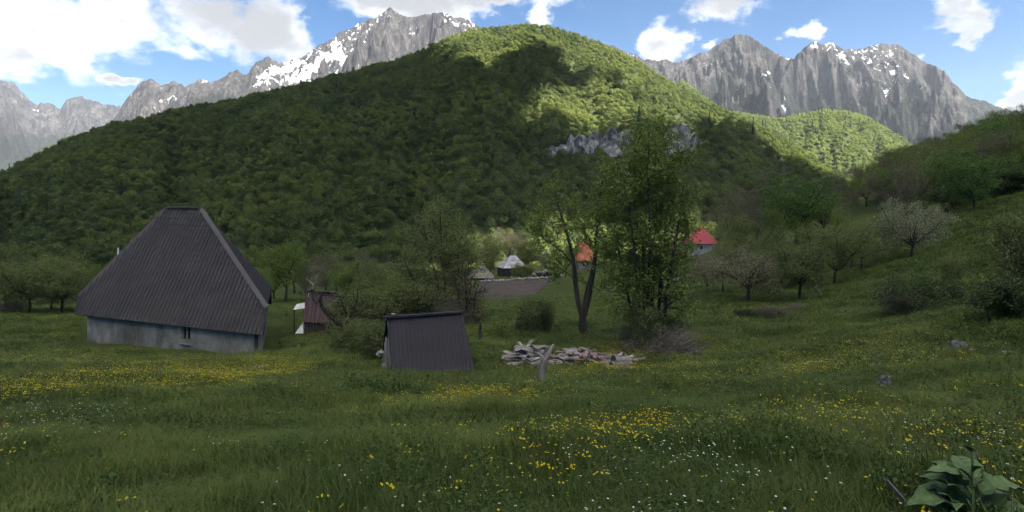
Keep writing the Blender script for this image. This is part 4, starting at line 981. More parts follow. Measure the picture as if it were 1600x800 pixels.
# ------------------------------------------------------------------ the big barn
def barn():
    A = P(410,524,31); B = P(118,491.5,34.5)                    # ends of the front eave
    gA, gB = g1(A[0], A[1]), g1(B[0], B[1])
    R1, R2 = P(313,325,36.3), P(262,325,36.9)                   # ends of the short ridge
    base = V3(((A[0]+B[0])/2, (A[1]+B[1])/2+2.5, min(gA, gB)))
    e = empty('barn', base); tag(e, 'big barn with steep brown-grey tiled metal roof over low rendered walls', 'barn')
    Lc = lambda p: V3(p)-base
    a, b, r1, r2 = Lc(A), Lc(B), Lc(R1), Lc(R2)
    # kinks where the hips end above the eave
    kR = Lc(P(417,481,32.0)); kL = Lc(P(125,463,35.3))
    u = (a-b).normalized()
    def onplane(q):                                             # keep the front slope flat: plane through a, b, mid ridge
        m = (r1+r2)/2; n = (b-a).cross(m-a).normalized(); cl = Vector((0,0,0))-base; d = (q-cl).normalized()
        return cl+d*((a-cl).dot(n)/d.dot(n))
    kR, kL, r1, r2 = onplane(kR), onplane(kL), onplane(r1), onplane(r2)
    ob('roof_slope', sheet_roof('barn_front', [a, kR, r1, r2, kL, b], M['tile_sheet'], 0.27, 0.06, 0.035, 0.40, 0.02, across=u, outward=(0.1,-1,1)), e)
    # back of the house
    bR = Lc(P(424,430,40.5)); bR.z = kR.z
    back_dir = (bR-kR); back_dir.z = 0
    bL = kL+Vector((0.24,0.97,0))*back_dir.length; bL.z = kL.z
    zE = a.z
    eR = bR+(bR-kR).normalized()*1.0; eR.z = zE; eL = bL+Vector((0.24,0.97,0))*1.0; eL.z = zE
    ob('roof_slope', sheet_roof('barn_right', [kR, bR, r1], M['dark_sheet'], 0.26, 0.03, 0.0, 0.36, 0.02, across=(bR-kR), outward=(1,0,1)), e)
    ob('roof_slope', sheet_roof('barn_left', [kL, bL, r2], M['dark_sheet'], 0.26, 0.03, 0.0, 0.36, 0.02, across=(bL-kL), outward=(-1,0,1)), e)
    ob('roof_slope', poly_slab('barn_back', [eR, eL, bL, r2, r1, bR], 0.03, M['dark_sheet'], (0,1,1)), e)
    n_up = Vector((0,-0.4,1)).normalized()*0.05
    ob('ridge_cap', beam('ridge_cap', r2+n_up-u*0.1, r1+n_up+u*0.1, 0.36, 0.10, M['cap_sheet']), e)
    for s, q in ((r1, kR), (r2, kL)): ob('hip_cap', beam('hip_cap', s+n_up*0.8, q+n_up*0.8, 0.26, 0.07, M['cap_sheet'], (0.2,-1,0.6)), e)
    ob('verge_board', beam('verge_board', kR+n_up*0.3, a+n_up*0.3, 0.10, 0.14, M['dark_sheet']), e)
    ob('verge_board', beam('verge_board', kL+n_up*0.3, b+n_up*0.3, 0.10, 0.14, M['dark_sheet']), e)
    # walls, set in from the eaves
    v = Vector((-u.y, u.x, 0)).normalized()
    if v.y < 0: v = -v
    wa = a-u*0.50+v*0.30; wb = b+u*0.55+v*0.30; bot = min(gA, gB)-base.z-0.5
    def wall(name, p, q, ztop0, ztop1, mat, thick=0.35):
        d = (q-p); d.z = 0; nn = Vector((d.y, -d.x, 0)).normalized()
        if nn.y > 0.3: nn = -nn
        pts = [Vector((p.x,p.y,bot)), Vector((q.x,q.y,bot)), Vector((q.x,q.y,ztop1)), Vector((p.x,p.y,ztop0))]
        return poly_slab(name, pts, thick, mat)
    # front wall with a real window opening: left piece, right piece, below, above
    L = (wa-wb); Ln = L.length; d = L.normalized(); zt0 = b.z+0.12; zt1 = a.z+0.12
    fw = (293-125)/(405-125.0); w0, w1 = fw*Ln-0.32, fw*Ln+0.32
    def zt(s): return zt0+(zt1-zt0)*s/Ln
    zs = zt(w0)-0.98; zh = zt(w0)-0.22
    inn = v*0.34
    def piece(s0, s1, z0, z1a, z1b):
        p, q = wb+d*s0, wb+d*s1
        V = [(p.x,p.y,z0),(q.x,q.y,z0),(q.x,q.y,z1b),(p.x,p.y,z1a)]; V += [(x+inn.x, y+inn.y, z) for (x,y,z) in V]
        return V
    Vs, Fs = [], []
    for (s0, s1, z0, za, zb_) in ((0, w0, bot, zt(0), zt(w0)), (w1, Ln, bot, zt(w1), zt(Ln)), (w0+0.001, w1-0.001, bot, zs, zs), (w0+0.001, w1-0.001, zh, zt(w0), zt(w1))):
        k = len(Vs); Vs += piece(s0, s1, z0, za, zb_); Fs += [tuple(k+i for i in f) for f in ((0,1,2,3),(7,6,5,4),(0,4,5,1),(1,5,6,2),(2,6,7,3),(3,7,4,0))]
    ob('front_wall', mesh('front_wall', Vs, Fs, M['render_wall']), e)
    win = ob('window', beam('window_sill', tuple(wb+d*(w0-0.06)-v*0.03+Vector((0,0,zs-wb.z+0.03))), tuple(wb+d*(w1+0.06)-v*0.03+Vector((0,0,zs-wb.z+0.03))), 0.18, 0.06, M['render_wall']), e)
    c0 = wb+v*0.10
    for s in (w0+0.035, (w0+w1)/2, w1-0.035):
        q = c0+d*s; ob('frame', beam('frame', (q.x,q.y,zs+0.06), (q.x,q.y,zh-0.001), 0.07, 0.07, M['wood_pale'], (0,1,0)), win)
    for s0, s1 in ((w0+0.07, (w0+w1)/2-0.035), ((w0+w1)/2+0.035, w1-0.07)):
        p, q = c0+d*s0+v*0.03, c0+d*s1+v*0.03
        ob('pane', poly_slab('pane', [(p.x,p.y,zs+0.06),(q.x,q.y,zs+0.06),(q.x,q.y,zh),(p.x,p.y,zh)], 0.01, M['pane']), win)
    # tall boarded end wall on the right: vertical boards over a frame
    q0 = wa+Vector((0.02, 0.02, 0)); q1 = bR-back_dir.normalized()*0.3+Vector((-0.35,0,0)); dd = (q1-q0); dd.z = 0; n = 16; Ld = dd.length; dd.normalize()
    rng = random.Random(3); nn = Vector((dd.y,-dd.x,0))
    tot = kR.z
    def ztop(s): return min(a.z+(kR.z-a.z)*min(1.0, (s+0.35)/1.05), kR.z)-0.05
    for i in range(n):
        s0, s1 = Ld*i/n+0.008, Ld*(i+1)/n-0.008; off = nn*rng.uniform(-0.012, 0.012)
        p, q = q0+dd*s0+off, q0+dd*s1+off; zb0 = bot+(0.9 if i > 1 else 0.6)
        pts = [(p.x,p.y,zb0),(q.x,q.y,zb0),(q.x,q.y,ztop(s1)),(p.x,p.y,ztop(s0))]
        ob('board', poly_slab('board', pts, 0.03, M['wood_grey'], nn), e)
    p, q = q0-nn*0.05, q1-nn*0.05
    ob('end_wall', poly_slab('end_wall', [(p.x,p.y,bot),(q.x,q.y,bot),(q.x,q.y,ztop(Ld)-0.1),(p.x+dd.x*1.1,p.y+dd.y*1.1,ztop(1.1)-0.1),(p.x,p.y,ztop(0)-0.1)], 0.2, M['wood_dark'], nn), e)
    ob('base_course', poly_slab('base_course', [(q0.x+nn.x*.04,q0.y+nn.y*.04,bot),(q1.x+nn.x*.04,q1.y+nn.y*.04,bot),(q1.x+nn.x*.04,q1.y+nn.y*.04,bot+1.0),(q0.x+nn.x*.04,q0.y+nn.y*.04,bot+0.7)], 0.25, M['render_wall'], nn), e)
    # left and back walls
    pL = wb+Vector((0.24,0.97,0))*(back_dir.length+1.2)
    ob('side_wall', poly_slab('side_wall', [(wb.x,wb.y+.36,bot),(pL.x,pL.y,bot),(pL.x,pL.y,kL.z-0.1),(wb.x,wb.y+0.9,kL.z-0.1)], 0.3, M['render_wall'], (-1,0,0)), e)
    pR = eR+Vector((-0.6,-0.4,0))
    ob('back_wall', poly_slab('back_wall', [(pL.x+.3,pL.y,bot),(pR.x,pR.y,bot),(pR.x,pR.y,zE),(pL.x+.3,pL.y,zE)], 0.3, M['render_wall'], (0,1,0)), e)
    # white vent pipe behind the left hip
    tp = Lc(P(184.5,387,37.2)); bp = Lc(P(184.5,416,37.2)); Vs, Fs = [], []
    tube(Vs, Fs, [bp, bp+(tp-bp)*0.55, bp+(tp-bp)*0.6, tp], [0.12, 0.11, 0.05, 0.035], 8); vp = ob('vent_pipe', mesh('vent_pipe', Vs, Fs, M['white_board'], True), e)
    Vs, Fs = [], []; tube(Vs, Fs, [bp+Vector((0,0,-0.1)), bp+(tp-bp)*0.18], [0.17, 0.15], 8); ob('collar', mesh('collar', Vs, Fs, M['cap_sheet'], True), vp)
barn()

# ------------------------------------------------------------------ the root cellar: roof down to the ground
def cellar():
    BL, BR = P(614,588,18.0), P(742,578,19.0); TL, TR = P(604,497,18.9), P(722,488,19.95)
    TR[2] = TL[2] = (TL[2]+TR[2])/2
    base = V3(((BL[0]+BR[0])/2, (BL[1]+BR[1])/2+0.9, min(g1(BL[0],BL[1]), g1(BR[0],BR[1]))))
    e = empty('root_cellar', base); tag(e, 'small root cellar with dark sheet roof reaching down to the grass', 'shed')
    bl, br, tl, tr = [V3(q)-base for q in (BL, BR, TL, TR)]
    u = (br-bl).normalized(); v = Vector((-u.y, u.x, 0)).normalized()
    dep = (tl-bl).dot(v)
    hl, hr = tl+v*max(dep, 1.3), tr+v*max(dep, 1.3); hl.z = bl.z; hr.z = br.z
    ob('roof_slope', sheet_roof('cellar_front', [bl, br, tr, tl], M['dark_sheet'], 0.14, 0.018, 0.0, 0.3, 0.01, across=u, outward=(0,-1,1)), e)
    ob('roof_slope', sheet_roof('cellar_back', [hl, hr, tr, tl], M['dark_sheet'], 0.14, 0.018, 0.0, 0.3, 0.01, across=u, outward=(0,1,1)), e)
    ob('ridge_cap', beam('ridge_cap', tl-u*0.10+Vector((0,-0.02,0.03)), tr+u*0.06+Vector((0,-0.02,0.03)), 0.20, 0.06, M['dark_sheet']), e)
    # stone and board gable on the left
    cl = (bl+hl)/2; ins = u*0.10
    k = 0; rng = random.Random(5)
    gable = [bl+ins+v*0.12+Vector((0,0,-0.4)), hl+ins-v*0.1+Vector((0,0,-0.4)), hl+ins-v*0.1+Vector((0,0,0.25)), tl+ins-Vector((0,0,0.22)), bl+ins+v*0.12+Vector((0,0,0.0))]
    ob('gable_wall', poly_slab('gable', gable, 0.2, M['render_wall'], -u), e)
    for i in range(7):
        f = (i+0.5)/7; p = bl+(hl-bl)*f; fa = dep/(dep+max(dep, 1.3)); hgt = (f/fa if f < fa else (1-f)/(1-fa))*(tl.z-bl.z)*0.9-0.16
        if hgt < 0.25: continue
        q = p-u*0.005; bd = beam('board', tuple(q+Vector((0,0,-0.2))), tuple(q+Vector((rng.uniform(-.02,.02),0,hgt*rng.uniform(0.7,1)))), 0.12*rng.uniform(0.5,1), 0.04, M['wood_pale'] if i % 2 else M['wood_grey'], tuple(u)); ob('board', bd, e)
    for i in range(4):
        p = bl+(hl-bl)*rng.uniform(0.1, 0.9)-u*rng.uniform(0.05, 0.15); o = ob('stone', rock_me('cellar_stone', 0.16*rng.uniform(0.7,1.5), 700+i, M['stone']), e); o.location = p+Vector((0,0,rng.uniform(-0.05,0.35)*(1 if i%2 else 0.3)))
    o = ob('stone', rock_me('cellar_ridge_stone', 0.07, 720, M['stone']), e); o.location = tl+u*0.22+Vector((0,0,0.12))
def rock_me(name, r, seed, mat, flat=0.7, sub=2):
    rng = np.random.default_rng(seed); bm = bmesh.new(); bmesh.ops.create_icosphere(bm, subdivisions=sub, radius=1.0)
    dirs = rng.normal(size=(7, 3)); dirs /= np.linalg.norm(dirs, axis=1)[:, None]; lim = rng.uniform(0.62, 0.92, 7)
    sc = np.array([rng.uniform(0.85, 1.3), rng.uniform(0.75, 1.1), flat*rng.uniform(0.8, 1.15)])*r
    for v in bm.verts:
        p = np.array(v.co)
        for d, l in zip(dirs, lim):
            k = p@d
            if k > l: p = p-d*(k-l)
        p = p*(1+0.06*rng.normal()); v.co = Vector(p*sc)
    me = bpy.data.meshes.new(name); bm.to_mesh(me); bm.free(); me.materials.append(mat); return me
cellar()

# ------------------------------------------------------------------ maroon shed
def maroon_shed():
    Y = 38.0; px0, px1 = 474, 530
    base = V3(P((px0+px1)/2, 524, Y)); base.z = g1(base.x, base.y)
    e = empty('maroon_shed', base); tag(e, 'narrow shed with maroon ribbed roof and white end, behind the broken old tree', 'shed')
    L = lambda px, py, y: V3(P(px, py, y))-base
    zb = -0.3
    eL, eR = L(472,503,Y-0.2), L(532,506,Y+0.5); tL, tR = L(480,455,Y+0.9), L(527,458,Y+1.6)
    ob('roof_slope', sheet_roof('maroon_front', [eL, eR, tR, tL], M['maroon_sheet'], 0.28, 0.05, 0, 0.3, 0.012, across=(eR-eL), outward=(0,-1,1)), e)
    v = Vector((0.1, 1, 0))*2.2; bLk, bRk = eL+v, eR+v
    ob('roof_slope', sheet_roof('maroon_back', [bLk, bRk, tR, tL], M['maroon_sheet'], 0.28, 0.05, 0, 0.3, 0.012, across=(eR-eL), outward=(0,1,1)), e)
    ob('ridge_cap', beam('ridge_cap', tL+Vector((0,0,.04)), tR+Vector((0,0,.04)), 0.3, 0.08, M['maroon_sheet']), e)
    w0, w1 = eL+Vector((0.1,0.15,0)), eR+Vector((-0.1,0.15,0))
    n = 12
    for i in range(n):
        p = w0+(w1-w0)*((i+0.03)/n); q = w0+(w1-w0)*((i+0.97)/n)
        ob('board', poly_slab('board', [(p.x,p.y,zb),(q.x,q.y,zb),(q.x,q.y,q.z-0.02),(p.x,p.y,p.z-0.02)], 0.03, M['wood_dark'], (0,-1,0)), e)
    # white end wall with the gable, a lean-to flap and a leaning board
    g0 = eL+Vector((0.08,0.2,0)); g1_ = bLk+Vector((0.08,-0.2,0))
    ob('end_wall', poly_slab('end_wall', [(g0.x,g0.y,zb),(g1_.x,g1_.y,zb),(g1_.x,g1_.y,g1_.z),(tL.x+0.08,tL.y,tL.z-0.12),(g0.x,g0.y,g0.z)], 0.06, M['white_board'], (-1,0,0)), e)
    ob('lean_to_flap', poly_slab('lean_to_flap', [L(476,473,Y+0.6), L(476,481,Y+0.2), L(458,484,Y+0.3), L(464,475,Y+1.2)], 0.04, M['white_board'], (0,-0.4,1)), e)
    ob('lean_to_post', beam('lean_to_post', L(460,483,Y+0.5), L(460,524,Y+0.5)+Vector((0,0,-0.3)), 0.07, 0.07, M['wood_dark'], (0,1,0)), e)
    ob('end_panel', poly_slab('end_panel', [L(461,521,Y-0.1), L(474,521,Y-0.1), L(474,503,Y+0.2)], 0.04, M['white_board'], (0,-1,0)), e)
    bk = [bRk+Vector((-.1,-.15,0)), bLk+Vector((.1,-.15,0))]
    ob('back_wall', poly_slab('back_wall', [(bk[0].x,bk[0].y,zb),(bk[1].x,bk[1].y,zb),(bk[1].x,bk[1].y,bk[1].z),(bk[0].x,bk[0].y,bk[0].z)], 0.05, M['wood_dark'], (0,1,0)), e)
maroon_shed()

# ------------------------------------------------------------------ hamlet
def hip_house(name, label, px0, px1, eave_py, ridge_px, ridge_py, Y, roof_mat, wall_mat, depth, rz=0.0, tiles=0, windows=(), over=0.35, door=None, boards=False, cat='house'):
    """small hipped house facing the camera; tiles = rows of separate roof shingles on the slopes in view"""
    c = P((px0+px1)/2, eave_py, Y); gz = g1(c[0], c[1]); base = V3((c[0], c[1]+depth/2, gz)); e = empty(name, base, rz); tag(e, label, cat)
    k = Y/F; w = (px1-px0)*k; h = c[2]-gz; rh = (eave_py-ridge_py)*k*1.0; rl0 = (ridge_px[0]-(px0+px1)/2)*k; rl1 = (ridge_px[1]-(px0+px1)/2)*k
    W2 = w/2; D2 = depth/2; z0 = h; z1 = h+rh
    E = [Vector((-W2,-D2,z0)), Vector((W2,-D2,z0)), Vector((W2,D2,z0)), Vector((-W2,D2,z0))]; Ra, Rb = Vector((rl0,0,z1)), Vector((rl1,0,z1))
    faces = [([E[0],E[1],Rb,Ra],(0,-1,1)), ([E[1],E[2],Rb],(1,0,1)), ([E[2],E[3],Ra,Rb],(0,1,1)), ([E[3],E[0],Ra],(-1,0,1))]
    for i, (pts, nd) in enumerate(faces):
        sl = ob('roof_slope', poly_slab('roof_slope', pts, 0.10, roof_mat, nd), e)
        if tiles and i in (0, 1, 3):
            p = pts; n = (p[1]-p[0]).cross(p[-1]-p[0]).normalized()
            if n.dot(Vector(nd)) < 0: n = -n
            top_l, top_r = (p[3], p[2]) if len(p) == 4 else (p[2], p[2])
            rng = random.Random(i)
            for r in range(tiles):
                f0, f1 = r/tiles, (r+1.25)/tiles; f1 = min(f1, 1.0)
                a0, b0 = p[0].lerp(top_l, f0), p[1].lerp(top_r, f0); a1, b1 = p[0].lerp(top_l, f1), p[1].lerp(top_r, f1)
                m = max(1, int((b0-a0).length/0.75))
                for s in range(m):
                    q = [a0.lerp(b0, (s+.03)/m), a0.lerp(b0, (s+.97)/m), a1.lerp(b1, (s+.97)/m), a1.lerp(b1, (s+.03)/m)]
                    lift = 0.07+rng.uniform(0, 0.02); q = [q[0]+n*(lift), q[1]+n*(lift), q[2]+n*0.03, q[3]+n*0.03]
                    ob('shingle', poly_slab('shingle', q, 0.025, roof_mat, nd), sl)
    ob('ridge_cap', beam('ridge_cap', Ra+Vector((-.1,0,.06)), Rb+Vector((.1,0,.06)), 0.3, 0.12, roof_mat), e)
    x, y = W2-over, D2-over
    ob('wall', box_me('wall', 2*x, 2*y, z0+0.6, wall_mat), e).location = (0, 0, -0.6)
    if boards:
        n = max(6, int(2*x/0.45))
        for i in range(n):
            o = ob('board', box_me('board', 2*x/n*0.93, 0.05, z0*0.98, M['wood_dark']), e); o.location = (-x+(i+.5)*2*x/n, -y-0.03, 0.0)
    for (fx, fz, ww, hh) in windows:
        f = ob('window', box_me('window', ww, 0.08, hh, M['white_board']), e); f.location = (fx*x, -y-0.02, fz*z0)
        pn = ob('pane', box_me('pane', ww*0.8, 0.03, hh*0.8, M['pane']), f); pn.location = (0, -0.045, hh*0.1)
    if door:
        o = ob('door', box_me('door', 0.9, 0.06, min(1.9, z0*0.85), M['wood_dark']), e); o.location = (door*x, -y-0.035, 0)
    return e
hip_house('log_hut', 'small dark hut with pale shingled hip roof in the sunlit hamlet', 779, 819, 419, (797, 806), 401, 128, M['shingle'], M['wood_dark'], 5.6, 0.35, tiles=6, boards=True, door=-0.3)
hip_house('red_roofed_house', 'pale house with bright red metal hip roof above the orchard', 1072, 1128, 381, (1103, 1108), 357, 130, M['red_sheet'], M['plaster'], 7.5, -0.25, windows=((-0.55,0.4,0.9,1.0),(0.1,0.4,0.9,1.0)), over=0.5)
hip_house('orange_roofed_house', 'house with orange tiled roof seen through the forked ash', 899, 929, 408, (907, 922), 379, 140, M['roof_tile'], M['wood_grey'], 7.0, 0.1, tiles=7, windows=((-0.3,0.35,0.9,0.8),), over=0.45)
hip_house('tarred_house', 'white rendered house half hidden behind the stems of the tallest tree', 1012, 1062, 404, (1022, 1050), 392, 135, M['wood_dark'], M['plaster'], 6.0, 0.0, windows=((-0.5,0.35,0.9,0.9),(0.4,0.35,0.9,0.9)), over=0.3)
def hay_hut():
    Y = 116.0; c = P(752, 438, Y); base = V3((c[0], c[1], g1(c[0], c[1]))); e = empty('hay_hut', base); tag(e, 'squat hut with pale thatched pyramid roof beside the ploughed field', 'hut')
    k = Y/F; W = 20*k; H = (438-413)*k; rng = random.Random(8)
    Vs, Fs = [], []; nr = 7; ns = 20
    for r in range(nr+1):
        f = r/nr; rad = W*(1-f)**0.92+0.12; z = 0.7+(H-0.7)*f
        for s in range(ns):
            an = 2*math.pi*s/ns; sq = 1/max(abs(math.cos(an)), abs(math.sin(an)))**0.6; j = 1+rng.uniform(-.03,.03)
            Vs.append((math.cos(an)*rad*sq*j, math.sin(an)*rad*sq*0.85*j, z+rng.uniform(-.08,.08)-(0.10 if r == 0 else 0)))
    for r in range(nr):
        for s in range(ns): a = r*ns+s; b = r*ns+(s+1) % ns; Fs.append((a, b, b+ns, a+ns))
    Fs.append(tuple(range(nr*ns, nr*ns+ns))); Fs.append(tuple(range(ns-1, -1, -1)))
    ob('thatch_roof', mesh('thatch_roof', Vs, Fs, M['hay']), e)
    ob('wall', box_me('wall', W*1.5, W*1.3, 1.2, M['wood_dark']), e).location = (0, 0, -0.4)
    ob('door', box_me('door', 0.9, 0.08, 1.0, M['dark_void']), e).location = (W*0.2, -W*0.66, -0.2)
    ob('top_knot', rock_me('top_knot', 0.35, 44, M['hay'], 1.0), e).location = (0, 0, H)
hay_hut()
def white_shed():
    Y = 60.0; c = P(664, 460, Y); base = V3((c[0], c[1], g1(c[0], c[1]))); e = empty('white_shed', base, -0.25); tag(e, 'little white shed glimpsed through the tall thicket', 'shed')
    for i in range(6): ob('board', box_me('board', 0.31, 0.05, 1.55, M['white_board']), e).location = (-0.8+i*0.32, -0.7, -0.1)
    ob('wall', box_me('wall', 1.9, 1.3, 1.5, M['white_board']), e).location = (0, 0, -0.2)
    ob('roof', poly_slab('roof', [(-1.15,-0.95,1.42),(1.15,-0.95,1.42),(1.15,0.8,1.75),(-1.15,0.8,1.75)], 0.06, M['white_board'], (0,0,1)), e)
    ob('door', box_me('door', 0.6, 0.05, 1.2, M['wood_dark']), e).location = (0.45, -0.745, -0.1)
white_shed()
def hamlet_bits():
    rng = random.Random(12)
    # drystone wall along the top of the field
    pts = [(612,470,78),(700,463,88),(752,452,100),(800,444,106),(840,438,110),(868,437,112)]
    e = None; n = 0
    X = [P(*p) for p in pts]
    e = empty('drystone_wall', (X[0][0], X[0][1], g1(X[0][0], X[0][1]))); tag(e, 'low drystone wall along the upper edge of the ploughed field', 'wall')
    rocks = [rock_me('wall_stone_%d' % i, 0.36, 800+i, M['stone'], 0.75, 1) for i in range(6)]
    for i in range(2, len(X)-1):
        m = int(np.linalg.norm((X[i+1]-X[i])[:2])/0.5)
        for q in range(m):
            p = X[i]+(X[i+1]-X[i])*q/m; x, y = p[0]+rng.uniform(-.1,.1), p[1]+rng.uniform(-.15,.15)
            o = ob('stone', rocks[rng.randrange(6)], e); o.location = V3((x, y, g1(x, y)+0.16))-e.location; o.rotation_euler = (0, 0, rng.uniform(0, 6)); s = rng.uniform(0.7, 1.2); o.scale = (s, s, s)
    # pale rubble and two dark trailers
    c = P(852, 436, 118); base = V3((c[0], c[1], g1(c[0], c[1])))
    e = empty('rubble_heap', base); tag(e, 'heap of pale rubble behind the two dark trailers in the hamlet', 'rubble')
    for i in range(46):
        x, y = rng.gauss(-0.5, 2.6), rng.gauss(2.0, 1.0); r = rng.uniform(0.5, 1.0)*math.exp(-(x/4)**2); o = ob('stone', rocks[i % 6], e); s = rng.uniform(0.7, 1.6)
        o.location = (x, y, g1(base.x+x, base.y+y)-base.z+rng.uniform(0, 1.4)*math.exp(-((x+.5)/2.6)**2)); o.scale = (s, s, s); o.rotation_euler = (rng.uniform(0,3), 0, rng.uniform(0,6))
    for (px, w, h, lab) in ((846, 1.9, 1.0, 'left of the two small dark trailers parked by the pale rubble'), (860, 2.0, 1.2, 'right of the two small dark trailers parked by the pale rubble')):
        c = P(px, 436, 115); gz = g1(c[0], c[1]); t = empty('trailer', (c[0], c[1], gz), 0.1); tag(t, lab, 'trailer', 'dark trailers by the rubble')
        ob('body', box_me('body', w, 1.3, h*0.6, M['wood_dark'], 0.03), t).location = (0, 0, 0.35)
        ob('side_board', box_me('side_board', w*1.02, 0.06, 0.28, M['stone_red']), t).location = (0, -0.69, 0.35+h*0.6)
        for s in (-1, 1):
            Vs, Fs = [], []; tube(Vs, Fs, [(s*w*0.3, -0.75, 0.3), (s*w*0.3, -0.6, 0.3)], [0.3, 0.3], 14); Fs.append(tuple(range(14))); Fs.append(tuple(range(27, 13, -1))); ob('wheel', mesh('wheel', Vs, Fs, M['dark_void']), t)
    # small white boxes beneath the trees
    for (px, py, Y, lab) in ((1124, 414, 84, 'white box behind the leftmost orchard tree'), (1056, 425, 70, 'white box behind the pale sapling'), (1158, 418, 80, 'white box behind the pink bloom')):
        c = P(px, py, Y); t = empty('white_box', (c[0], c[1], g1(c[0], c[1]))); tag(t, lab, 'box', 'white boxes under the orchard trees')
        ob('box', box_me('box', 0.8, 0.6, 0.9, M['white_board'], 0.02), t); ob('lid', box_me('lid', 0.9, 0.7, 0.12, M['plaster'], 0.02), t).location = (0, 0, 0.9)
hamlet_bits()
def field():
    c = [hit(733,478), hit(806,472), hit(872,440), hit(742,456)]
    c = [P(728,479,60), P(812,472,63), P(872,440,106), P(748,455,98)]
    n, m = 90, 60; V = np.zeros((n, m, 3))
    for i in range(n):
        for j in range(m):
            f, g = i/(n-1), j/(m-1); f2 = f+0.02*math.sin(g*9); p = (c[0]*(1-f2)+c[1]*f2)*(1-g)+(c[3]*(1-f2)+c[2]*f2)*g; V[i, j] = p
    z = ground(V[..., 0], V[..., 1]); ridge = 0.07*np.sin(np.linspace(0, 90*2*math.pi/3.0, n))[:, None]*np.ones((1, m))
    V[..., 2] = z+0.10+ridge+0.05*fbm(V[..., 0]*0.8, V[..., 1]*0.8, 3, 4)
    V[0, :, 2] -= 0.4; V[-1, :, 2] -= 0.4; V[:, 0, 2] -= 0.4; V[:, -1, 2] -= 0.4
    tag(grid_obj('ploughed_field', V, M['soil'], False), kind='structure')
field()

# ------------------------------------------------------------------ wood and stone lying in the meadow
def plank_me(name, L, w, t, mat, seed, taper=0.7):
    """split weathered timber, long axis z, ragged ends and bent"""
    rng = np.random.default_rng(seed); n = 6; Vs, Fs = [], []; sides = 6; b = rng.normal(0, 0.03, 2)*L
    for i in range(n):
        f = i/(n-1)-0.5; k = 1-(1-taper)*(f+0.5)
        for s in range(sides):
            an = 2*math.pi*s/sides; Vs.append((math.cos(an)*w*k*rng.uniform(.8,1.15)+b[0]*f*f*4, math.sin(an)*t*k*rng.uniform(.75,1.2)+b[1]*f*f*4, f*L+(rng.uniform(-.06,.06)*L if i in (0, n-1) else 0)))
    for i in range(n-1):
        for s in range(sides): a = i*sides+s; c = i*sides+(s+1) % sides; Fs.append((a, c, c+sides, a+sides))
    Fs.append(tuple(range(sides-1, -1, -1))); Fs.append(tuple(range((n-1)*sides, n*sides)))
    return mesh(name, Vs, Fs, mat)
